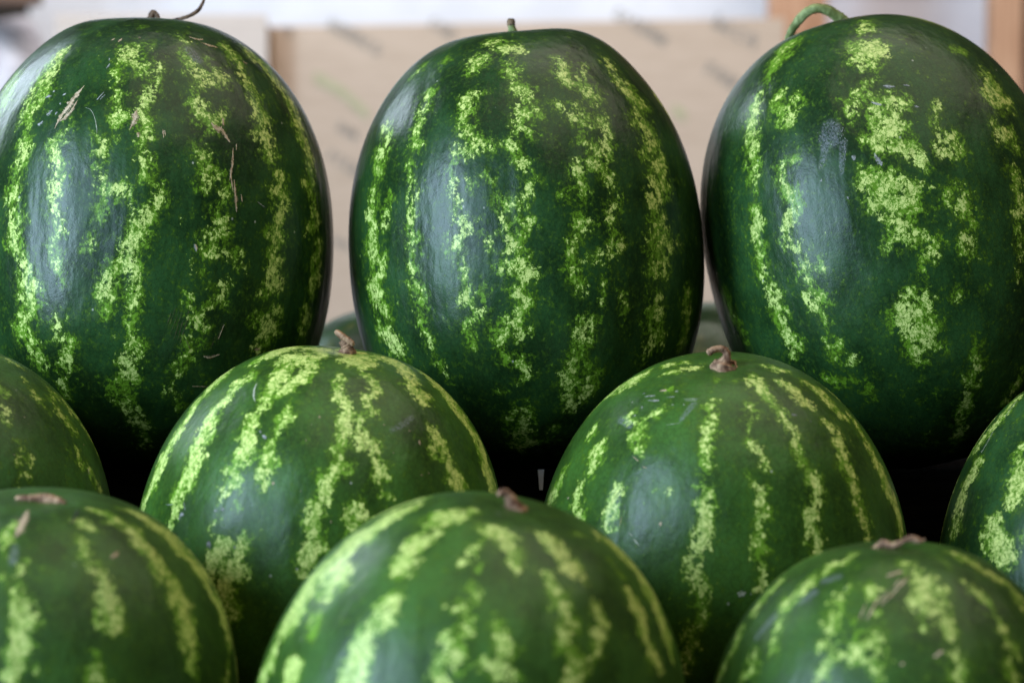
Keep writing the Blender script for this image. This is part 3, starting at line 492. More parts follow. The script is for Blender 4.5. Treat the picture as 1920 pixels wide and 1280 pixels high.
 'I':[[1.0,[[-116,-32,37,10.0],[-118,-31,27,10.2]]],[1.0,[[-57,-5,127,8.1],[-67,-9,121,8.3],[-75,-17,113,9.7],[-85,-14,104,14.0],[-90,-21,97,14.0],[-96,-20,89,14.0],[-101,-18,80,14.0],[-105,-23,73,14.0],[-107,-28,66,14.0],[-111,-27,57,11.9]]],[1.0,[[-88,-41,91,11.9],[-92,-42,84,8.5]]],[0.45,[[-97,-51,68,8.5],[-96,-57,62,6.3]]],[1.0,[[-103,-60,42,8.8],[-103,-61,37,8.1]]],[1.0,[[-24,-21,136,4.8],[-30,-28,134,8.2],[-38,-30,132,10.8],[-43,-32,129,5.6]]],[1.0,[[-42,-45,125,5.7],[-49,-48,120,8.8],[-53,-52,115,8.5],[-54,-59,110,8.5],[-57,-61,107,5.0]]],[1.0,[[-56,-73,97,4.5],[-60,-76,91,7.5],[-60,-80,85,8.5],[-66,-81,78,7.9],[-67,-85,71,9.1],[-68,-88,65,9.7],[-69,-90,57,10.3],[-69,-93,51,10.2]]],[0.45,[[-72,-67,88,2.9]]],[1.0,[[-13,-42,133,6.7],[-5,-46,132,7.4],[-1,-55,129,5.1],[3,-60,125,4.2],[5,-66,121,2.4],[5,-72,117,1.4]]],[1.0,[[-16,-52,129,2.7],[-22,-64,121,2.5]]],[0.45,[[-16,-70,117,3.8]]],[1.0,[[-18,-78,110,3.5],[-14,-85,104,2.3]]],[1.0,[[-20,-85,102,3.3],[-19,-92,94,4.9],[-16,-95,91,5.0],[-23,-97,86,5.6],[-20,-101,80,6.2],[-26,-103,74,5.3],[-26,-106,67,5.3]]],[0.45,[[-14,-106,72,3.9]]],[1.0,[[-30,-85,99,2.0]]],[1.0,[[0,-91,98,3.9],[2,-96,91,5.7],[4,-100,85,6.2],[9,-97,89,3.9]]],[1.0,[[-6,-104,78,4.0],[3,-103,78,4.7]]],[1.0,[[11,-105,74,2.6]]],[1.0,[[13,-37,135,3.8],[23,-41,132,7.2],[30,-48,128,6.9],[34,-53,123,7.8],[40,-54,121,5.3]]],[1.0,[[21,-65,120,2.9],[27,-70,115,5.9],[32,-75,108,6.2],[37,-80,102,5.8],[36,-87,93,5.7],[39,-90,87,6.3],[43,-92,82,7.0],[43,-96,75,6.3]]],[1.0,[[51,-65,107,3.7],[54,-71,101,5.8],[54,-76,94,5.4],[53,-82,88,3.8],[47,-90,82,4.0]]],[0.45,[[36,-20,134,5.7],[41,-18,133,3.6]]],[1.0,[[51,-3,130,6.7],[62,1,124,13.2],[70,2,119,12.8],[79,-2,111,12.3],[85,-12,104,11.9],[90,-19,96,8.7],[96,-23,88,9.3],[99,-27,80,5.3]]],[0.45,[[56,-26,125,4.1],[63,-29,119,4.6]]],[1.0,[[68,-38,112,5.4],[74,-41,105,7.6],[78,-44,100,5.1],[80,-51,92,4.9],[86,-51,86,6.6],[91,-50,79,6.5]]]],
 'H':[[1.0,[[-8,-43,130,3.7],[-12,-52,126,3.9],[-12,-58,122,3.2],[-10,-65,119,1.8]]],[1.0,[[4,-68,117,2.6],[3,-73,113,2.8],[0,-78,109,3.0],[1,-83,105,3.7],[1,-87,99,3.7],[3,-91,94,4.4]]],[1.0,[[8,-89,97,5.6],[9,-93,91,6.6],[5,-96,86,6.5],[7,-100,80,6.7],[4,-102,75,6.5],[7,-105,69,6.7],[3,-107,63,4.9]]],[1.0,[[17,-104,66,2.9]]],[1.0,[[-9,-76,110,1.8]]],[0.45,[[8,-44,129,2.6]]],[0.45,[[9,-57,124,2.4]]],[0.45,[[12,-71,114,1.9]]],[1.0,[[23,-33,131,3.6],[29,-35,129,6.6]]],[1.0,[[28,-47,125,2.9],[35,-58,117,3.4],[39,-62,113,4.7],[44,-63,110,4.7],[47,-68,104,6.5],[47,-74,99,7.4],[51,-76,94,8.3],[47,-82,89,5.4],[54,-79,86,6.4],[54,-82,82,3.0]]],[0.45,[[35,-49,122,3.3]]],[0.45,[[50,-88,78,2.1],[46,-92,73,3.1]]],[1.0,[[46,-95,65,6.0],[47,-97,60,6.8]]],[1.0,[[30,-12,132,3.4],[38,-14,131,4.9],[45,-19,128,5.5],[53,-20,124,6.7],[59,-28,119,6.8],[64,-29,115,7.1],[68,-33,111,6.6],[71,-37,107,7.6],[77,-37,102,7.5],[81,-39,96,7.8],[85,-41,89,8.8],[87,-45,83,8.3],[89,-48,77,7.4],[90,-51,73,7.2],[93,-52,65,6.1],[93,-55,60,5.6],[95,-54,56,2.6]]],[1.0,[[42,3,130,3.4],[52,8,126,6.7],[61,3,122,8.0],[69,1,117,7.9],[76,1,110,10.4],[83,2,104,9.3],[88,2,98,8.6],[93,0,91,6.8],[97,-2,84,6.2],[102,3,74,9.2],[105,-3,67,7.8],[108,-1,58,6.4]]],[1.0,[[110,-18,45,4.6],[110,-23,41,5.0]]]],
 'J':[[1.0,[[-86,-6,89,4.9],[-89,-13,82,4.9],[-95,-12,72,5.7],[-98,-9,64,6.3]]],[1.0,[[-63,-4,114,4.9],[-70,-5,107,6.3],[-77,-7,100,5.6]]],[1.0,[[-22,-17,129,3.2],[-29,-24,127,3.6],[-36,-26,125,3.0],[-43,-28,121,4.3],[-48,-32,117,4.9],[-54,-33,113,5.3],[-62,-33,107,6.1],[-65,-37,102,3.6],[-69,-42,96,3.7],[-72,-43,92,3.5],[-71,-49,88,2.6],[-74,-51,82,3.0]]],[1.0,[[-82,-40,80,5.2],[-84,-44,73,5.7],[-88,-41,67,4.5]]],[0.45,[[-23,-36,125,1.8]]],[1.0,[[-30,-49,117,2.3],[-35,-52,114,2.1],[-39,-57,107,4.4],[-42,-62,102,4.5],[-42,-67,97,4.3],[-45,-69,92,4.3],[-47,-72,87,3.9],[-46,-76,82,3.5],[-49,-78,76,3.4],[-51,-79,73,2.6]]],[0.45,[[-14,-44,124,1.2]]],[1.0,[[-19,-55,117,3.0],[-21,-60,113,1.9]]],[1.0,[[-18,-55,117,1.9],[-16,-59,115,2.7]]],[1.0,[[-17,-69,106,2.1]]],[1.0,[[-29,-68,102,2.0],[-27,-71,100,1.2]]],[1.0,[[-30,-74,96,3.3],[-32,-77,91,4.7],[-26,-79,91,6.1],[-18,-80,93,4.0],[-19,-83,89,3.6]]],[1.0,[[-35,-80,86,4.7],[-31,-84,82,4.7],[-23,-86,83,4.8],[-24,-88,77,3.6],[-23,-91,73,3.2]]],[1.0,[[-44,-75,86,3.3],[-37,-79,86,2.5]]],[1.0,[[2,-40,126,4.0],[7,-46,123,4.5],[6,-55,119,5.0],[13,-54,119,6.2],[8,-63,113,8.3],[19,-59,115,3.9],[7,-70,107,6.6],[19,-67,108,3.4]]],[1.0,[[5,-75,102,3.9],[6,-79,97,3.7]]],[1.0,[[17,-72,103,4.2],[20,-77,97,3.8],[18,-82,91,3.3],[22,-85,86,3.9],[23,-88,80,4.4],[24,-91,74,3.4],[18,-93,73,4.3]]],[0.45,[[22,-30,127,3.1],[26,-36,125,4.1],[28,-42,122,2.5]]],[1.0,[[32,-50,116,2.5],[38,-53,112,4.0],[42,-54,108,4.6],[45,-58,104,2.7],[48,-61,99,2.4]]],[0.45,[[41,-63,102,2.3]]],[1.0,[[50,-66,92,4.2],[52,-70,87,3.9],[54,-73,80,4.4],[51,-78,75,5.1],[52,-81,68,5.2]]],[1.0,[[35,-17,127,5.2],[41,-23,123,7.4],[46,-28,120,5.4],[52,-29,116,4.9],[61,-27,110,5.0],[65,-33,104,5.7],[66,-41,99,3.5]]],[0.45,[[5,-23,130,1.1]]]],
 'D':[[1.0,[[37,27,136,2.6],[43,27,135,5.4],[49,24,133,4.5]]],[1.0,[[54,6,133,2.2],[61,-3,129,2.9],[65,-7,125,3.6],[70,-11,121,4.1],[75,-12,117,3.0]]],[1.0,[[46,-25,134,6.6],[50,-28,131,4.8]]],[1.0,[[50,-43,125,4.6],[54,-42,124,5.4],[56,-46,120,3.5]]],[1.0,[[74,8,119,4.7],[78,1,115,4.8],[83,-3,110,6.1],[87,-1,104,6.9],[91,0,99,5.3]]],[1.0,[[64,-51,111,2.9],[67,-49,110,2.8],[67,-56,106,2.8]]],[1.0,[[71,-52,104,2.0],[72,-55,101,2.3],[72,-58,99,2.2]]],[1.0,[[67,-61,101,3.6]]],[1.0,[[71,-64,94,2.9],[75,-62,92,2.6]]],[1.0,[[68,-71,90,2.5]]],[0.45,[[92,-23,95,5.2]]],[1.0,[[95,-15,92,4.8],[98,-19,86,6.3],[101,-13,82,4.6]]],[0.45,[[99,-26,81,3.6]]],[1.0,[[103,-12,77,3.8],[106,-10,70,5.6],[109,-6,63,5.4]]]],
 'G':[[1.0,[[-59,-6,117,7.1],[-70,-14,105,6.0],[-78,-11,97,6.1],[-85,-3,88,7.7]]],[1.0,[[-88,-26,77,5.8],[-92,-22,70,7.6],[-96,-19,64,6.0]]],[1.0,[[-67,-54,86,3.9],[-71,-60,75,6.0],[-75,-63,64,6.7]]],[1.0,[[-90,-20,76,6.4],[-97,-18,63,9.0],[-102,-20,50,8.4],[-106,-21,35,8.2]]],[1.0,[[-70,-61,75,6.7],[-72,-67,63,10.7],[-76,-68,55,9.6]]],[1.0,[[-86,-63,42,5.0],[-90,-62,31,10.9],[-87,-70,23,12.1],[-85,-75,16,9.6]]],[1.0,[[-75,-81,28,3.6]]]],
}
SCARS={
 'A':[["tan",[[-29.2,-106.9,99.9,1.12],[-34.6,-109.6,92.3,2.25],[-39.7,-112.1,83.7,2.7],[-44.5,-113.2,76.8,2.02],[-47.8,-114.9,68.9,0.9]]],["tan",[[-32.9,-111.8,89.1,1.12],[-38.0,-114.5,79.6,1.57],[-44.3,-114.4,74.0,1.35]]],["grey",[[-51.1,-100.0,96.8,1.27],[-52.4,-100.1,95.6,1.01]]],["grey",[[-53.0,-101.3,93.0,2.02],[-57.8,-99.5,91.7,1.52]]],["grey",[[-51.1,-107.8,82.4,1.77],[-54.9,-107.5,78.9,2.02]]],["grey",[[-47.1,-110.3,81.0,1.01],[-48.5,-110.6,78.9,1.27]]],["grey",[[-57.3,-108.1,74.7,1.52],[-60.9,-107.3,71.8,1.77]]],["grey",[[-46.1,-107.8,87.1,1.01],[-45.1,-108.6,86.4,1.01]]],["grey",[[-42.1,-105.7,94.3,1.27],[-44.4,-105.4,93.0,1.01]]],["tan",[[9.1,-119.6,82.4,1.35],[8.6,-121.6,77.5,2.7],[7.6,-123.3,73.3,1.8],[5.2,-125.4,67.5,0.67]]],["tan",[[10.8,-125.5,66.0,1.8],[12.1,-126.3,63.0,1.57]]],["tan",[[36.9,-65.8,140.2,0.9],[43.1,-64.4,138.6,1.35],[46.1,-60.9,139.4,1.12]]],["tan",[[45.5,-66.5,136.1,1.12],[51.8,-64.3,134.4,1.8],[56.7,-61.4,133.5,1.12]]],["tan",[[-8.4,-79.7,136.5,0.67],[-10.4,-83.0,133.5,0.9]]],["tan",[[-13.5,-79.0,136.5,0.67],[-15.8,-80.6,134.8,0.67]]],["brown",[[37.9,-76.9,131.7,0.36],[44.0,-85.0,121.5,0.36]]],["brown",[[39.8,-76.0,131.7,0.24],[45.8,-83.5,122.0,0.36]]],["brown",[[35.6,-76.9,132.6,0.24],[41.5,-86.3,121.5,0.36]]],["brown",[[41.8,-75.4,131.2,0.24],[47.3,-84.2,120.5,0.24]]],["tan",[[58.6,-108.1,75.4,1.35],[62.4,-107.5,71.8,2.92],[66.3,-105.6,70.4,2.25],[69.0,-105.3,66.7,1.57],[71.8,-105.0,62.3,1.35]]],["tan",[[65.9,-101.7,79.6,1.12],[67.1,-103.5,74.0,1.35]]],["tan",[[73.9,-104.7,58.5,0.9],[74.0,-108.3,46.1,1.12],[72.9,-111.3,35.5,0.9]]],["tan",[[75.5,-109.3,36.3,1.12],[76.8,-110.1,24.5,1.35],[77.8,-110.4,13.8,1.12]]],["tan",[[80.4,-107.2,26.2,0.67],[81.2,-107.2,21.0,0.67]]],["tan",[[72.8,-109.9,42.9,0.67],[75.0,-111.0,27.9,0.67]]],["tan",[[75.9,-102.2,61.5,0.45],[76.1,-103.6,57.0,0.45]]],["pale",[[-26.9,-116.1,83.7,0.31],[-22.5,-118.1,81.7,0.31],[-19.4,-121.0,76.1,0.31],[-17.4,-123.9,68.9,0.46],[-17.0,-125.4,64.5,0.31]]],["grey",[[-13.4,-99.1,116.2,0.76],[-15.3,-101.8,112.3,0.76]]],["grey",[[-14.4,-95.4,120.5,0.51],[-14.1,-97.3,118.4,0.51]]],["grey",[[-14.7,-113.0,94.9,0.51],[-19.1,-115.3,89.1,0.51]]],["grey",[[-13.8,-114.2,93.0,0.51],[-16.8,-115.7,89.1,0.51]]],["tan",[[27.6,-121.9,68.9,0.67],[28.6,-123.6,63.0,0.9]]],["tan",[[28.9,-121.9,68.2,0.45],[29.7,-122.9,64.5,0.45]]],["tan",[[2.9,-79.0,137.3,0.67],[4.8,-78.9,137.3,0.67]]],["tan",[[74.2,-55.7,124.6,0.67],[77.0,-54.3,123.0,0.67]]],["grey",[[90.7,-99.0,21.9,0.51],[95.6,-94.7,18.3,0.51]]],["grey",[[50.9,-125.9,-9.6,0.76],[52.7,-125.1,-14.6,1.01]]],["tan",[[51.5,-125.7,-9.6,0.9],[52.7,-125.1,-13.6,0.9]]],["brown",[[39.1,-125.9,-52.3,0.24],[33.8,-123.9,-67.7,0.24]]],["brown",[[41.4,-124.7,-54.8,0.24],[34.8,-122.5,-71.6,0.24]]],["brown",[[43.2,-124.1,-54.8,0.24],[37.5,-120.8,-74.7,0.24]]],["brown",[[45.0,-123.2,-56.4,0.24],[39.8,-119.8,-75.5,0.36]]],["brown",[[47.2,-122.0,-58.1,0.36],[41.4,-118.8,-77.0,0.36]]],["brown",[[47.5,-122.6,-54.8,0.48],[46.6,-122.2,-58.1,0.6]]],["brown",[[36.4,-126.0,-55.6,0.24],[32.0,-124.3,-67.7,0.24]]],["brown",[[68.9,-109.7,-62.9,0.24],[64.8,-108.0,-76.3,0.24]]],["brown",[[65.1,-109.7,-70.9,0.24],[61.0,-108.6,-80.8,0.24]]],["brown",[[45.2,-118.5,-74.0,0.48],[47.8,-115.1,-80.8,0.72]]],["tan",[[56.4,-109.0,-86.0,1.12],[60.4,-106.4,-86.7,1.12],[66.9,-103.3,-84.5,0.9]]],["tan",[[89.0,-86.4,-80.8,1.57],[92.6,-83.1,-80.0,1.12]]],["tan",[[48.1,-102.6,-106.8,0.67],[58.3,-97.0,-106.8,0.45]]],["tan",[[70.3,-108.5,-63.7,0.45],[66.3,-107.9,-74.0,0.45]]],["brown",[[134.8,-16.9,5.1,0.96],[134.4,-20.2,-4.3,0.72]]],["brown",[[117.5,-65.9,21.9,0.6],[118.9,-63.7,19.2,0.48]]]],
 'B':[],
 'C':[["grey",[[-16.8,-128.6,53.3,2.02],[-15.0,-130.0,47.6,2.53],[-13.8,-130.8,43.5,2.02]]],["grey",[[-31.7,-125.6,54.9,2.02],[-30.6,-126.6,51.7,1.27]]],["grey",[[19.3,-120.1,80.1,1.27],[22.3,-120.1,78.7,1.01]]],["grey",[[-9.0,-117.9,89.3,1.27],[-2.6,-119.7,85.8,1.27]]],["grey",[[2.5,-113.3,99.4,1.52],[10.4,-114.2,96.8,1.52]]],["grey",[[16.5,-113.3,96.8,1.27],[20.5,-113.3,95.5,1.27]]],["grey",[[-54.9,-120.3,44.3,1.01],[-55.6,-120.3,42.7,0.76]]],["grey",[[-41.6,-127.4,28.0,0.76],[-41.0,-127.8,26.2,0.76]]],["grey",[[-123.8,5.2,72.8,1.01],[-124.0,5.2,72.0,1.01]]],["grey",[[-49.6,-117.7,64.4,0.3],[-50.2,-117.5,64.4,0.2]]],["grey",[[-33.0,-120.8,71.3,0.28],[-33.7,-120.9,70.5,0.18]]],["grey",[[-35.5,-122.7,62.8,0.38],[-36.1,-122.5,62.8,0.28]]],["grey",[[-35.0,-123.3,61.3,0.4],[-35.6,-123.3,60.5,0.28]]],["grey",[[-35.2,-117.4,79.4,0.4],[-36.4,-117.3,78.7,0.28]]],["grey",[[-39.5,-119.0,71.3,0.2],[-39.6,-119.2,70.5,0.15]]],["grey",[[-34.9,-122.9,62.8,0.4],[-34.9,-123.1,62.1,0.28]]],["grey",[[-36.7,-124.6,54.1,0.46],[-36.1,-124.9,53.3,0.33]]],["grey",[[-49.2,-113.5,77.2,0.48],[-49.3,-113.7,76.5,0.33]]],["grey",[[-47.8,-118.2,65.2,0.3],[-47.3,-118.6,64.4,0.23]]],["grey",[[-47.5,-119.2,62.1,0.35],[-47.6,-119.5,60.5,0.25]]],["grey",[[-54.2,-118.7,53.3,0.48],[-54.3,-118.9,52.5,0.33]]],["grey",[[-34.5,-123.8,59.7,0.4],[-35.2,-124.0,58.1,0.28]]],["grey",[[-53.0,-119.1,54.1,0.35],[-53.1,-119.4,52.5,0.25]]],["grey",[[-43.9,-113.5,82.3,0.43],[-43.6,-114.2,80.8,0.3]]],["grey",[[-35.8,-121.7,65.9,0.25],[-36.5,-121.8,65.2,0.18]]],["grey",[[-50.5,-119.7,55.7,0.46],[-51.1,-119.6,54.9,0.3]]],["grey",[[-33.2,-121.5,69.0,0.48],[-32.7,-122.1,67.5,0.33]]],["grey",[[-33.4,-122.1,66.7,0.33],[-34.1,-122.4,65.2,0.23]]],["grey",[[-42.3,-119.6,66.7,0.4],[-43.0,-119.6,65.9,0.28]]],["grey",[[-47.4,-115.6,73.5,0.48],[-46.9,-116.0,72.8,0.33]]],["grey",[[-36.7,-116.1,81.6,0.38],[-37.9,-116.0,80.8,0.25]]],["grey",[[-35.7,-117.0,80.1,0.38],[-36.9,-116.9,79.4,0.25]]],["grey",[[-48.5,-119.9,58.1,0.4],[-48.6,-120.2,56.5,0.28]]],["grey",[[-48.7,-117.1,67.5,0.38],[-49.8,-116.6,67.5,0.25]]],["grey",[[-46.0,-117.1,70.5,0.28],[-46.7,-117.1,69.8,0.2]]],["grey",[[-47.5,-119.2,62.1,0.28],[-48.2,-119.1,61.3,0.2]]],["grey",[[-36.1,-120.5,69.8,0.25],[-35.6,-120.9,69.0,0.18]]],["grey",[[-33.5,-120.4,72.0,0.25],[-34.2,-120.5,71.3,0.18]]],["grey",[[-49.2,-115.1,72.8,0.38],[-49.9,-115.1,72.0,0.28]]],["grey",[[-34.2,-122.8,63.6,0.25],[-34.9,-122.9,62.8,0.18]]],["grey",[[-53.5,-118.7,54.9,0.43],[-52.4,-119.3,54.1,0.3]]],["grey",[[-48.3,-114.7,75.0,0.43],[-48.0,-115.3,73.5,0.3]]],["grey",[[-43.2,-114.9,79.4,0.28],[-42.8,-115.6,77.9,0.2]]],["grey",[[-34.2,-120.5,71.3,0.3],[-34.9,-120.8,69.8,0.2]]],["grey",[[-44.5,-118.4,68.2,0.33],[-44.1,-119.0,66.7,0.23]]],["grey",[[-40.6,-124.2,50.9,0.38],[-41.9,-124.1,49.3,0.28]]],["grey",[[-41.2,-118.3,72.0,0.3],[-40.2,-119.1,70.5,0.2]]],["grey",[[-39.4,-118.8,72.0,0.43],[-39.5,-119.0,71.3,0.3]]],["grey",[[-34.5,-119.2,75.0,0.28],[-34.5,-119.4,74.3,0.2]]],["grey",[[-39.1,-119.6,69.8,0.28],[-39.2,-120.1,68.2,0.2]]],["grey",[[-34.9,-122.9,62.8,0.43],[-34.9,-123.1,62.1,0.3]]],["grey",[[-43.6,-115.9,76.5,0.35],[-43.7,-116.1,75.7,0.25]]],["grey",[[-32.7,-119.6,75.0,0.43],[-34.0,-119.8,73.5,0.3]]],["grey",[[-48.9,-117.7,65.2,0.33],[-48.4,-118.1,64.4,0.23]]],["grey",[[-41.3,-118.5,71.3,0.28],[-40.8,-118.9,70.5,0.2]]],["grey",[[-48.3,-119.5,59.7,0.35],[-48.4,-119.7,58.9,0.25]]],["grey",[[-43.6,-115.9,76.5,0.3],[-43.7,-116.1,75.7,0.2]]],["grey",[[-37.5,-120.8,67.5,0.23],[-37.0,-121.2,66.7,0.15]]],["grey",[[-49.4,-115.6,71.3,0.38],[-50.0,-115.6,70.5,0.25]]],["grey",[[-35.8,-121.5,66.7,0.43],[-37.0,-121.4,65.9,0.3]]],["grey",[[-40.0,-120.5,65.9,0.3],[-39.5,-120.9,65.2,0.2]]],["grey",[[-41.5,-117.4,74.3,0.35],[-41.6,-117.6,73.5,0.25]]],["grey",[[-34.6,-117.5,79.4,0.33],[-35.3,-117.6,78.7,0.23]]],["grey",[[-32.2,-122.4,66.7,0.46],[-31.6,-122.8,65.9,0.33]]],["grey",[[-34.2,-120.5,71.3,0.33],[-34.9,-120.6,70.5,0.23]]],["grey",[[-38.4,-123.6,56.5,0.4],[-37.8,-123.9,55.7,0.28]]],["grey",[[-38.1,-116.8,78.7,0.35],[-38.8,-116.9,77.9,0.25]]],["grey",[[-31.6,-120.2,74.3,0.2],[-31.7,-120.6,72.8,0.15]]],["grey",[[-32.0,-119.3,76.5,0.43],[-32.7,-119.6,75.0,0.3]]],["grey",[[-34.7,-118.0,77.9,0.4],[-35.4,-118.1,77.2,0.28]]],["grey",[[-47.9,-118.6,63.6,0.43],[-48.6,-118.5,62.8,0.3]]],["grey",[[-46.2,-114.4,77.9,0.28],[-45.9,-115.1,76.5,0.2]]],["grey",[[-44.4,-118.0,69.8,0.3],[-45.5,-117.5,69.8,0.23]]],["grey",[[-45.7,-118.0,68.2,0.23],[-46.4,-118.0,67.5,0.15]]],["grey",[[-41.4,-124.6,47.6,0.35],[-40.9,-125.1,46.0,0.25]]],["grey",[[-48.3,-114.7,75.0,0.25],[-48.4,-114.9,74.3,0.18]]],["grey",[[-39.6,-119.2,70.5,0.28],[-40.3,-119.3,69.8,0.18]]],["grey",[[-49.6,-119.4,58.1,0.33],[-50.3,-119.4,57.3,0.23]]],["grey",[[-35.8,-123.7,58.9,0.28],[-37.0,-123.3,58.9,0.2]]]],
 'E':[["pale",[[-50.5,-51.5,123.5,0.37],[-51.2,-55.9,120.3,0.86],[-50.7,-61.7,116.6,0.74],[-48.5,-67.3,113.5,0.49]]],["grey",[[-42.3,-84.8,99.0,1.0],[-40.9,-86.3,98.0,0.8]]],["grey",[[-39.9,-87.5,96.9,1.0],[-37.3,-89.8,95.3,1.0]]],["grey",[[-62.9,-99.1,48.1,1.2],[-60.8,-100.2,48.8,0.8]]],["grey",[[-58.3,-101.5,49.5,2.0],[-56.6,-102.0,50.9,1.6]]],["grey",[[-85.0,-82.5,40.2,1.6],[-83.0,-84.7,40.2,1.2]]],["grey",[[-85.9,-82.6,36.6,1.0],[-84.5,-83.7,38.0,0.8]]],["grey",[[-96.2,-68.5,41.7,0.4],[-91.3,-74.2,43.8,0.4]]],["grey",[[-83.9,-81.5,47.4,0.4],[-82.2,-84.7,43.1,0.4]]],["tan",[[-7.2,-84.0,112.2,1.25],[-6.0,-84.1,112.2,0.89]]],["tan",[[-28.4,-105.9,72.0,1.43],[-28.0,-106.5,70.7,1.25]]],["tan",[[-85.0,-53.9,89.3,0.53],[-84.5,-54.7,89.3,0.53]]],["tan",[[-22.4,-83.7,109.4,0.71],[-22.0,-83.8,109.4,0.71]]],["tan",[[-11.1,-110.4,69.5,0.53],[-10.6,-110.5,69.5,0.53]]],["tan",[[-12.8,-94.5,98.5,0.53],[-12.3,-94.5,98.5,0.53]]],["tan",[[-11.0,-87.7,107.5,0.36],[-10.6,-87.8,107.5,0.36]]],["tan",[[32.9,-77.9,111.7,0.89],[33.6,-77.6,111.7,0.89]]],["tan",[[56.2,-71.3,104.1,0.89],[57.1,-73.0,101.6,0.89]]],["tan",[[60.4,-83.9,84.7,0.53],[61.2,-83.2,84.7,0.53]]],["tan",[[64.7,-79.6,85.8,0.53],[65.1,-79.2,85.8,0.53]]],["tan",[[49.6,-88.3,88.7,0.36],[49.6,-88.3,88.7,0.36]]],["tan",[[48.5,-71.7,109.4,0.53],[50.1,-71.1,109.0,0.53]]],["tan",[[41.2,-86.9,96.9,0.36],[41.8,-87.0,96.4,0.36]]],["tan",[[89.6,-56.8,78.2,0.36],[90.1,-56.5,77.5,0.36]]],["tan",[[9.9,-115.7,54.3,0.89],[10.5,-115.6,54.3,0.89]]],["grey",[[-64.4,-102.6,27.6,4.05],[-61.8,-104.1,28.3,3.04]]],["grey",[[-46.9,-111.3,29.9,1.69],[-45.8,-111.8,29.9,1.69]]],["grey",[[-85.2,-82.7,38.8,1.69],[-82.5,-85.0,41.0,1.35]]],["pale",[[-6.9,-122.2,23.7,1.03],[-5.7,-122.3,23.7,1.03]]]],
 'F':[["grey",[[-51.1,-21.2,131.6,1.0],[-44.8,-25.1,133.8,1.0]]],["grey",[[-49.8,-26.3,131.0,0.6],[-43.2,-31.4,132.7,1.0]]],["grey",[[-45.9,-29.1,132.2,1.0],[-42.5,-31.5,133.0,0.8]]],["grey",[[-52.3,-16.8,131.9,0.6],[-50.3,-18.0,132.7,0.4]]],["grey",[[-38.2,-31.3,134.9,0.4],[-32.8,-33.5,136.1,0.4]]],["grey",[[-37.2,-39.0,132.5,0.4],[-37.0,-39.2,132.5,0.4]]],["grey",[[-53.3,-28.9,128.2,0.8],[-53.3,-30.9,127.5,0.6]]],["pale",[[-27.6,-37.9,136.1,0.24],[-18.4,-40.3,137.2,0.24]]],["pale",[[-27.2,-39.4,135.6,0.24],[-20.0,-41.2,136.6,0.24]]],["pale",[[-59.3,-18.7,127.2,0.86],[-58.3,-20.0,127.5,0.61]]],["pale",[[-35.2,-39.5,133.0,0.73],[-34.3,-39.7,133.3,0.73]]],["pale",[[-28.1,-42.4,134.1,0.73],[-27.4,-42.3,134.4,0.49]]],["pale",[[-32.6,-28.4,137.7,0.24],[-30.6,-29.1,138.1,0.24]]],["pale",[[-39.2,-52.3,124.7,0.24],[-30.6,-54.6,126.8,0.24]]],["tan",[[-41.6,-22.6,135.9,1.07],[-37.3,-24.7,137.0,1.25]]],["tan",[[-45.9,-93.2,76.4,1.96],[-44.5,-93.9,76.4,1.96]]],["tan",[[-19.9,-67.6,120.6,0.53],[-19.6,-67.7,120.6,0.53]]],["tan",[[-100.8,-36.2,69.6,0.89],[-100.2,-37.7,69.6,0.89]]],["tan",[[-54.8,-67.4,103.3,0.36],[-52.1,-69.4,103.3,0.36]]],["tan",[[-60.3,-58.6,106.7,0.36],[-57.0,-63.5,105.3,0.36]]],["tan",[[-69.5,-81.3,70.2,0.36],[-68.4,-79.2,75.1,0.36]]],["pale",[[0.3,-117.2,40.6,1.03],[2.6,-117.4,39.9,2.68],[5.4,-117.0,40.6,1.65]]],["pale",[[-61.6,-90.1,65.1,0.83],[-58.2,-93.8,61.9,0.83]]],["pale",[[-64.0,-87.1,67.7,0.62],[-62.1,-89.0,66.4,0.62]]],["pale",[[8.3,-117.0,39.9,0.62],[8.9,-117.1,39.2,0.62]]],["grey",[[38.9,-46.5,128.2,1.11],[42.4,-45.4,127.2,0.89]]],["grey",[[50.8,-44.7,122.9,0.89],[51.6,-44.5,122.5,0.89]]]],
 'I':[],
 'H':[["tan",[[-5.0,-24.9,133.1,2.49],[-5.0,-38.0,131.1,2.49],[-5.3,-47.5,128.2,3.21],[-5.9,-53.8,125.4,3.21]]],["tan",[[49.2,-44.6,118.2,1.07],[46.0,-51.7,116.3,1.6]]],["brown",[[-10.5,-36.9,131.1,2.08],[-6.7,-38.3,131.0,1.32]]],["dark",[[20.9,-14.3,133.1,1.1],[21.5,-29.6,131.5,1.22],[20.1,-38.4,129.7,1.22]]]],
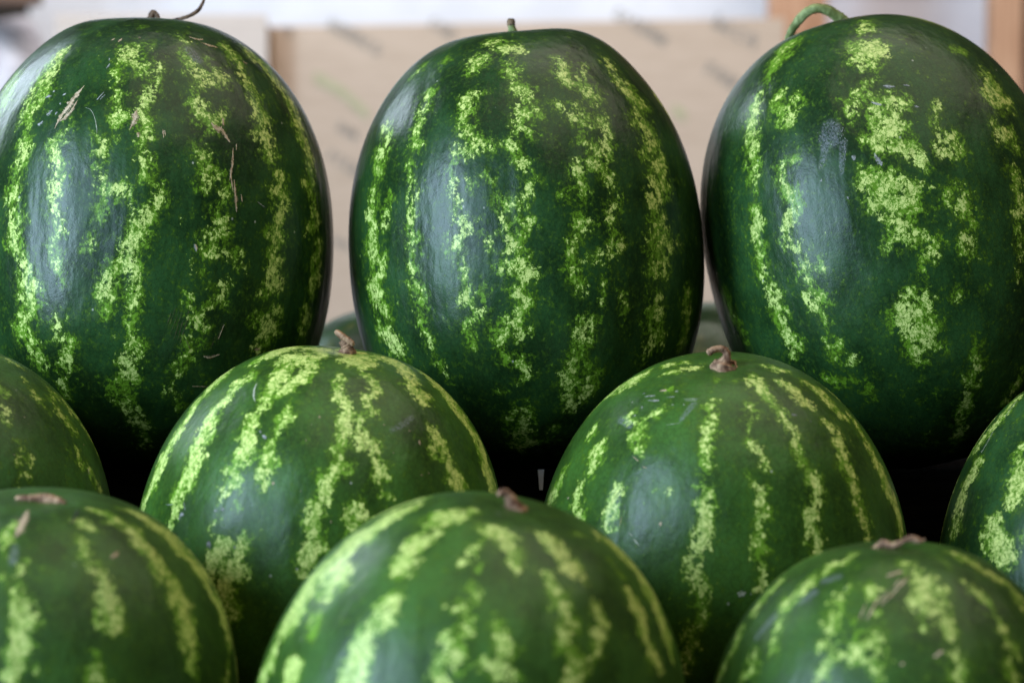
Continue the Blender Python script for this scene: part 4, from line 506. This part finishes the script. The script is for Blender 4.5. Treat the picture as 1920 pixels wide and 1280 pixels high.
 'J':[["tan",[[-9.0,-49.8,121.5,1.88],[-4.6,-48.1,122.7,1.88],[0.1,-46.9,123.4,1.88]]],["tan",[[1.4,-52.0,120.7,0.75],[-6.1,-60.1,115.2,0.75],[-15.4,-66.5,108.6,0.75]]],["tan",[[-1.9,-52.9,120.2,0.56],[-7.4,-58.7,116.1,0.56]]],["tan",[[3.1,-50.6,121.5,0.56],[-3.0,-58.2,116.7,0.56]]],["tan",[[-14.0,-60.5,113.9,0.75],[-21.2,-68.2,105.6,0.75],[-23.9,-70.9,102.0,0.56]]],["tan",[[-22.8,-63.5,109.3,0.56],[-27.8,-69.9,101.5,0.56]]],["tan",[[8.4,-88.0,83.7,1.13],[13.7,-85.5,86.6,1.5]]],["tan",[[-9.4,-89.3,80.6,0.94],[-7.6,-88.9,81.6,0.94]]],["tan",[[-9.5,-59.2,115.5,0.56],[-15.0,-64.9,110.1,0.56]]],["brown",[[22.3,-70.5,103.2,0.4],[24.2,-69.5,103.6,0.4]]],["brown",[[37.8,-85.0,75.4,0.7],[39.5,-85.4,73.2,0.6]]],["brown",[[-57.9,-11.0,116.4,0.4],[-57.7,-17.3,115.5,0.4]]],["brown",[[-64.5,-10.3,111.5,0.4],[-63.4,-17.3,111.1,0.4]]]],
 'D':[["pale",[[101.9,-12.8,79.9,0.58],[103.3,-15.0,76.3,0.68]]],["dark",[[92.1,-43.1,82.8,0.68],[92.5,-42.2,82.8,0.68]]],["tan",[[63.6,-34.5,120.4,0.42],[64.2,-34.4,120.0,0.42]]],["tan",[[66.8,-37.0,116.9,0.42],[66.9,-36.7,116.9,0.42]]],["tan",[[70.8,-40.2,111.8,0.28],[70.8,-40.2,111.8,0.28]]],["tan",[[62.9,-61.1,104.9,0.56],[63.2,-60.8,104.9,0.56]]],["tan",[[96.5,-0.7,91.2,0.42],[96.8,0.3,90.6,0.42]]]],
 'G':[["pale",[[-76.6,-16.5,97.0,0.31],[-81.5,-18.8,89.7,0.46],[-85.7,-18.5,83.5,0.31]]],["pale",[[-58.6,-11.2,116.5,0.31],[-68.4,-17.2,106.2,0.31]]]],
}
SCUFFS={"A":[[[39,-79,129,4.8],[45,-84,122,5.3]]],"C":[[[-40,-117,78,8.7],[-42,-118,71,9.8]],[[-46,-118,68,3.7],[-53,-119,53,2.5]],[[-35,-122,65,3.7],[-41,-125,46,2.2]]],"E":[[[38,-78,109,1.8],[44,-72,112,2.7],[50,-62,117,2.0]]],"F":[[[-22,-44,135,2.7],[-30,-52,128,2.2]],[[-66,-28,119,4.0],[-61,-38,119,3.3]]],"H":[[[-5,-61,122,2.9],[-4,-70,116,3.3]]],"J":[[[-41,-37,119,4.0],[-34,-39,121,3.0]],[[-48,-41,113,4.2],[-55,-41,108,3.0]],[[-69,-34,99,3.5],[-79,-32,89,3.3]]]}
STEMS={
 'A':[["dark",[[0.17,0.06,156.45,2.75],[-0.24,-0.26,160.33,2.75],[0.13,-0.58,164.23,2.55],[1.69,-0.77,166.58,2.16],[4.06,-0.61,164.68,1.77],[6.19,-1.32,161.07,1.57],[11.73,-4.23,159.95,1.25],[19.05,-6.29,160.74,1.25],[27.65,-6.49,163.39,1.41],[34.41,-4.83,167.67,1.41],[37.26,-3.19,172.27,1.18],[38.54,-1.5,176.09,1.02],[38.78,1.99,182.54,0.87],[36.26,5.57,187.79,0.63]]]],
 'B':[["green",[[1.8,-0.02,153.84,4.71],[1.32,-0.4,158.55,3.73],[0.76,-0.68,162.09,2.95],[0.55,-0.9,164.84,2.75]]],["tip",[[0.52,-0.86,164.45,2.83],[0.48,-1.05,166.79,2.91],[0.43,-1.24,169.13,2.59],[0.48,-1.3,169.9,1.57]]]],
 'C':[["green",[[11.22,0.55,157.95,5.95],[7.85,-0.28,165.1,4.76],[1.12,-3.13,172.98,4.16],[-5.9,-4.68,178.72,3.56],[-13.55,-4.73,180.81,3.37],[-20.91,0.7,179.44,3.38],[-28.67,7.69,173.92,3.19],[-33.67,14.64,168.13,2.6],[-37.86,21.81,160.48,2.01]]]],
 'E':[["dry",[[1.31,-0.04,142.82,5.92],[0.6,0.07,145.54,4.87],[-0.01,0.16,147.57,3.83],[-1.71,0.27,149.8,3.13],[-3.7,0.36,151.65,2.44]]],["dry",[[4.04,-0.79,149.29,1.39],[2.83,-1.71,151.0,1.91],[-0.54,-1.62,152.65,2.09],[-4.3,-1.52,154.6,2.09],[-7.38,-0.43,156.18,1.81],[-8.89,-0.39,157.03,1.04]]]],
 'F':[["dry",[[0.48,0.66,141.14,9.55],[0.41,0.19,143.14,8.52],[0.77,0.66,144.77,5.45],[1.82,1.42,147.39,3.41],[2.36,2.27,150.33,2.59],[1.2,2.97,152.82,2.39],[-1.59,2.41,154.52,2.18],[-4.74,1.42,154.76,2.04],[-7.21,0.2,154.16,2.18],[-9.26,-0.13,153.05,2.11],[-10.46,-0.27,152.58,1.19]]]],
 'H':[["dry",[[-16.67,-1.83,133.49,0.91],[-12.86,-2.81,133.99,1.82],[-8.01,-2.84,134.01,2.12],[-3.37,-1.83,134.38,2.42],[1.48,-1.87,134.4,2.73],[6.55,-2.98,133.77,2.42],[11.02,-4.09,133.1,1.51],[12.86,-4.16,132.61,0.61]]]],
 'I':[["dry",[[4.16,-0.57,132.6,5.92],[2.49,-0.29,134.99,5.62],[0.48,0.02,137.62,4.44],[-1.88,0.37,140.48,3.4],[-4.24,0.71,143.34,2.66],[-7.0,-0.05,145.16,2.07],[-8.96,-1.1,144.42,1.77],[-9.84,-1.25,142.74,1.18]]]],
 'J':[["dry",[[-10.19,0.03,127.14,2.71],[-7.72,0.01,128.84,2.1],[-4.76,-1.01,131.27,1.95],[-2.9,-3.03,132.98,1.8],[-1.14,-5.03,132.27,1.89],[0.92,-7.02,131.55,1.64],[4.4,-8.03,132.87,1.49],[8.66,-8.06,134.62,1.61],[11.67,-8.06,135.37,1.91],[14.92,-8.06,134.31,1.79],[17.29,-8.05,133.59,1.2],[19.71,-8.06,134.37,0.6]]]],
}


def rot(a, b):
    Rx = np.array([[1, 0, 0], [0, math.cos(a), -math.sin(a)], [0, math.sin(a), math.cos(a)]])
    Ry = np.array([[math.cos(b), 0, math.sin(b)], [0, 1, 0], [-math.sin(b), 0, math.cos(b)]])
    return Rx @ Ry


def surf(th,ph,m):
    q=2/m['p']; c=np.abs(np.cos(ph))**q; s=np.sign(np.sin(ph))*np.abs(np.sin(ph))**q
    r=m['R']*c*(1+m['e']*s)
    z=np.where(s>0,m['H'],m.get('Hb',m['H']))*s
    w=np.cos(ph)**2
    k=m.get('seed',0)
    lob=1+w*(.004*np.sin(3*th+k)+.004*np.sin(2*th+1.7*k+1.5*s)+.0018*np.sin(11*th+k*2))
    r=r*lob
    dd=m.get('dim',.004)
    z=z-dd*np.exp(-(r/.028)**2)*(s>0)+.004*np.exp(-(r/.02)**2)*(s<0)
    for (bt,bp,ba,bs) in m.get('bumps',()):
        d2=((np.angle(np.exp(1j*(th-bt)))*np.cos(bp))**2+(ph-bp)**2)/bs**2
        g=ba*np.exp(-d2); r=r+g*np.cos(bp); z=z+g*np.sin(bp)
    return np.stack([r*np.sin(th),-r*np.cos(th),z],-1)



def nearest_normals(P, V, Nn):
    out = np.zeros_like(P)
    pos = np.zeros_like(P)
    for i, p in enumerate(P):
        k = np.argmin(((V - p) ** 2).sum(1))
        out[i] = Nn[k]
        pos[i] = p + Nn[k] * np.dot(V[k] - p, Nn[k])
    return out, pos


def spline(P, n):
    """Catmull-Rom through the rows of P"""
    P = np.asarray(P, float)
    if len(P) == 2:
        t = np.linspace(0, 1, n)[:, None]
        return P[0] * (1 - t) + P[1] * t
    Q = np.vstack([2 * P[0] - P[1], P, 2 * P[-1] - P[-2]])
    out = []
    for t in np.linspace(0, len(P) - 1 - 1e-9, n):
        i = int(t); f = t - i
        a, b, c, d = Q[i], Q[i + 1], Q[i + 2], Q[i + 3]
        out.append(.5 * (2 * b + (c - a) * f + (2 * a - 5 * b + 4 * c - d) * f * f + (3 * b - a - 3 * c + d) * f ** 3))
    return np.array(out)


def tube(name, pts, mat, parent, seed=0, ridges=5, ridge=.12, n=None, sides=14):
    """rough tapered tube through points (x, y, z, radius) in parent space, metres"""
    rg = random.Random(seed)
    S = spline(pts, n or max(18, 7 * len(pts)))
    V, F = [], []
    up = np.array([.2, 1, .1]); ph0 = rg.random() * 6
    for i, s in enumerate(S):
        a, b = S[max(i - 1, 0), :3], S[min(i + 1, len(S) - 1), :3]
        t = b - a; t /= np.linalg.norm(t) + 1e-9
        u = np.cross(t, up); u /= np.linalg.norm(u) + 1e-9
        w = np.cross(t, u)
        jit = 1 + rg.uniform(-.10, .10)
        for k in range(sides):
            an = 2 * math.pi * k / sides
            r = abs(s[3]) * jit * (1 + ridge * math.sin(ridges * an + ph0 + i * .12) + rg.uniform(-.06, .06))
            V.append(s[:3] + (u * math.cos(an) + w * math.sin(an)) * r)
    for i in range(len(S) - 1):
        for k in range(sides):
            k2 = (k + 1) % sides
            F.append((i * sides + k, i * sides + k2, (i + 1) * sides + k2, (i + 1) * sides + k))
    V.append(S[0, :3]); V.append(S[-1, :3])
    for k in range(sides):
        k2 = (k + 1) % sides
        F.append((len(V) - 2, k2, k))
        F.append((len(V) - 1, (len(S) - 1) * sides + k, (len(S) - 1) * sides + k2))
    return mesh_obj(name, V, F, mat, parent, True)


def random_stripes(m, seed, lons, lo=-1.35, hi=1.2):
    rg = random.Random(seed)
    out = []
    for l in lons:
        ph = hi - rg.random() * .3
        cur = []
        th_ = l
        while ph > lo:
            th_ += rg.uniform(-.035, .035)
            p = surf(np.array([th_]), np.array([ph]), m)[0] * 1000
            cur.append([*p, rg.uniform(5, 10) * (math.cos(ph) ** .5)])
            ph -= .09
            if rg.random() < .12 and len(cur) > 2:
                out.append([1.0, cur]); cur = []; ph -= .09
        if len(cur) > 1: out.append([1.0, cur])
    return out


def make_melon(key, label, mats, nth=400, nph=220):
    m = SHAPES[key]
    c = Vector(m['c'])
    root = empty('watermelon', c)
    root.rotation_euler = Matrix(rot(m['tilt'], m['roll']).tolist()).to_euler()
    tag(root, label, 'watermelon', 'striped green watermelons')
    u = np.linspace(-math.pi, math.pi, nth, endpoint=False)
    th = u - .5 * np.sin(u)
    ph = np.linspace(-math.pi / 2 + .004, math.pi / 2 - .004, nph)
    TH, PH = np.meshgrid(th, ph)
    V = surf(TH, PH, m).reshape(-1, 3)
    poles = surf(np.array([0., 0.]), np.array([-math.pi / 2 + 1e-5, math.pi / 2 - 1e-5]), m)
    V = np.vstack([V, poles])
    i, j = np.meshgrid(np.arange(nth), np.arange(nph - 1))
    a = (j * nth + i).ravel(); b = (j * nth + (i + 1) % nth).ravel()
    Fq = np.stack([a, b, b + nth, a + nth], 1)
    k = np.arange(nth); k2 = (k + 1) % nth
    top = (nph - 1) * nth
    Ft = np.vstack([np.stack([k2, k, np.full(nth, len(V) - 2)], 1), np.stack([top + k, top + k2, np.full(nth, len(V) - 1)], 1)])
    me = bpy.data.meshes.new('rind')
    me.vertices.add(len(V)); me.vertices.foreach_set('co', V.astype(np.float32).ravel())
    nl = Fq.size + Ft.size
    me.loops.add(nl); me.loops.foreach_set('vertex_index', np.concatenate([Fq.ravel(), Ft.ravel()]).astype(np.int32))
    me.polygons.add(len(Fq) + len(Ft))
    me.polygons.foreach_set('loop_start', np.concatenate([np.arange(len(Fq)) * 4, Fq.size + np.arange(len(Ft)) * 3]).astype(np.int32))
    me.polygons.foreach_set('use_smooth', np.ones(len(Fq) + len(Ft), bool))
    me.update(calc_edges=True)
    me.validate()
    # stripe field
    lines = list(STRIPES.get(key, []))
    seed = m['seed']
    rg = random.Random(seed + 5)
    if key in STRIPES:
        lons = [math.pi + d + rg.uniform(-.08, .08) for d in (-1.35, -.9, -.45, 0, .45, .9, 1.35)]
        lines += random_stripes(m, seed, lons)
    else:
        lines += random_stripes(m, seed, [d * .55 + rg.uniform(-.1, .1) for d in range(11)])
    Vm = V * 1000
    best = np.full(len(V), -30.0); stg = np.ones(len(V))
    for s, pts in lines:
        pts = np.asarray(pts, float)
        if len(pts) == 1:
            pts = np.vstack([pts, pts + [0, 0, .5, 0]])
        for p, q in zip(pts[:-1], pts[1:]):
            mx = max(p[3], q[3]) + 30
            lo_ = np.minimum(p[:3], q[:3]) - mx; hi_ = np.maximum(p[:3], q[:3]) + mx
            idx = np.nonzero(((Vm > lo_) & (Vm < hi_)).all(1))[0]
            if not len(idx): continue
            A = Vm[idx] - p[:3]; d = q[:3] - p[:3]; L2 = max(float(d @ d), 1e-6)
            t = np.clip(A @ d / L2, 0, 1)
            dist = np.linalg.norm(A - t[:, None] * d, axis=1)
            val = (p[3] + (q[3] - p[3]) * t) - dist
            up = val > best[idx]
            best[idx[up]] = val[up]; stg[idx[up]] = s
    at = me.attributes.new('stripe', 'FLOAT', 'POINT'); at.data.foreach_set('value', best.astype(np.float32))
    at = me.attributes.new('strength', 'FLOAT', 'POINT'); at.data.foreach_set('value', stg.astype(np.float32))
    pol = np.where(V[:, 2] > 0, np.hypot(V[:, 0], V[:, 1]) * 1000, 99.)
    at = me.attributes.new('polar', 'FLOAT', 'POINT'); at.data.foreach_set('value', pol.astype(np.float32))
    scf = np.zeros(len(V))
    for pts in SCUFFS.get(key, []):
        pts = np.asarray(pts, float)
        for p, q in zip(pts[:-1], pts[1:]):
            d = q[:3] - p[:3]
            t = np.clip((Vm - p[:3]) @ d / max(float(d @ d), 1e-6), 0, 1)
            ww = p[3] + (q[3] - p[3]) * t
            scf = np.maximum(scf, 1 - np.linalg.norm(Vm - p[:3] - t[:, None] * d, axis=1) / ww)
    at = me.attributes.new('scuff', 'FLOAT', 'POINT'); at.data.foreach_set('value', scf.astype(np.float32))
    me.materials.append(mats)
    rind = bpy.data.objects.new('rind', me)
    col.objects.link(rind); rind.parent = root
    # scars
    Nn = np.zeros(len(V) * 3, np.float32); me.vertices.foreach_get('normal', Nn); Nn = Nn.reshape(-1, 3)
    for colr, pts in SCARS.get(key, []):
        vs, fs, run = [], [], []
        chance = rg.random() * 9
        for pts in (np.asarray(pts, float) / 1000,):
            L = np.linalg.norm(np.diff(pts[:, :3], axis=0), axis=1).sum()
            n_ = int(min(60, max(5, L / .0007)))
            S = spline(pts, n_)
            no, po = nearest_normals(S[:, :3], V, Nn)
            for i_ in range(n_):
                t = S[min(i_ + 1, n_ - 1), :3] - S[max(i_ - 1, 0), :3]
                w = np.cross(no[i_], t); w /= np.linalg.norm(w) + 1e-12
                end = math.sin(math.pi * (i_ + .35) / (n_ - .3)) ** .5 if n_ > 2 else 1
                hw = abs(S[i_, 3]) * end * 1.35
                l_, r_ = hw * rg.uniform(.45, 1.25), hw * rg.uniform(.45, 1.25)
                vs += [po[i_] - w * l_ - no[i_] * .00002, po[i_] + no[i_] * .00032, po[i_] + w * r_ - no[i_] * .00002]
                run += [(i_ * L / n_, -1, chance), (i_ * L / n_, 0, chance), (i_ * L / n_, 1, chance)]
                if i_:
                    b0 = len(vs) - 6
                    fs += [(b0, b0 + 3, b0 + 4, b0 + 1), (b0 + 1, b0 + 4, b0 + 5, b0 + 2)]
        so = mesh_obj('scar', vs, fs, SCAR_MATS[colr], rind, True)
        at = so.data.attributes.new('run', 'FLOAT_VECTOR', 'POINT')
        at.data.foreach_set('vector', np.asarray(run, np.float32).ravel())
    return root


DK = (.0092, .0280, .0070)
GR = (.115, .235, .016)
PA = (.65, .70, .22)


def rm(key, dk=1.0, gr=1.0, pa=1.0, rough=.19, more=0.0, tint=(1, 1, 1)):
    s = SHAPES[key]['seed'] if key in SHAPES else 3
    return rind_material('rind_' + key, s + 1, tuple(DK[i] * dk * tint[i] for i in range(3)), tuple(GR[i] * gr for i in range(3)), tuple(PA[i] * pa for i in range(3)), rough, more)


melons = {}
melons['A'] = make_melon('A', 'tall upright melon at upper left with tan scratches on its rind', rm('A'))
melons['B'] = make_melon('B', 'tall upright melon in the middle of the back row, short stubby stem', rm('B'))
melons['C'] = make_melon('C', 'tall upright melon at upper right with broad pale blotches and arched green stem', rm('C', 1.1, 1.05, 1.0, .20, .03))
melons['D'] = make_melon('D', 'melon cut off by the left edge, between the scarred upright melon and the front row', rm('D', 1.75, .9, .8, .34, .08, (1.15, 1, .7)), 300, 170)
melons['E'] = make_melon('E', 'middle row melon at left centre with a broken dry stem stub', rm('E', 1.95, 1.2, 1.12, .23, .25, (1.25, 1.06, .62)))
melons['F'] = make_melon('F', 'middle row melon at right centre with a hooked brown stem', rm('F', 1.95, 1.15, 1.08, .25, .20, (1.25, 1.06, .62)))
melons['G'] = make_melon('G', 'melon cut off by the right edge in the middle row', rm('G', 1.5, 1.0, 1.05, .26, .16), 300, 170)
melons['H'] = make_melon('H', 'front row melon in the lower left corner with a flat dried stem scar', rm('H', 1.65, 1.0, .85, .33, .22, (1.28, 1.06, .62)), 320, 180)
melons['I'] = make_melon('I', 'large front row melon at bottom centre with a small wedge-shaped stem', rm('I', 1.9, 1.1, 1.0, .27, .22, (1.28, 1.06, .62)), 320, 180)
melons['J'] = make_melon('J', 'front row melon in the lower right corner with a crooked dried stem lying on top', rm('J', 1.7, 1.05, .95, .26, .17, (1.28, 1.06, .62)), 320, 180)
SHAPES['K'] = dict(c=[-.105, .34, Z_REAR + .139], R=.118, H=.139, e=0, tilt=.05, roll=.05, p=2.2, seed=21)
SHAPES['L'] = dict(c=[.165, .34, Z_REAR + .142], R=.118, H=.142, e=0, tilt=0, roll=-.05, p=2.2, seed=22)
melons['K'] = make_melon('K', 'blurred melon behind the gap between the left and middle upright melons', rm('K', 1.2, .35, .15), 160, 100)
melons['L'] = make_melon('L', 'blurred melon behind the gap between the middle and right upright melons', rm('L', 1.2, .35, .15), 160, 100)

# stems: points in the fruit's own axes, metres
MATS = {'dry': M_stem_dry, 'dark': M_stem_dark, 'green': M_stem_green, 'tip': M_stem_tip}
for key, parts in STEMS.items():
    base = None
    for q, (matn, pts) in enumerate(parts):
        P = np.asarray(pts, float) / 1000
        o = tube('stem' if q == 0 else 'stem_tip', P, MATS[matn], melons[key] if q == 0 else base, seed=q + ord(key))
        if q == 0: base = o
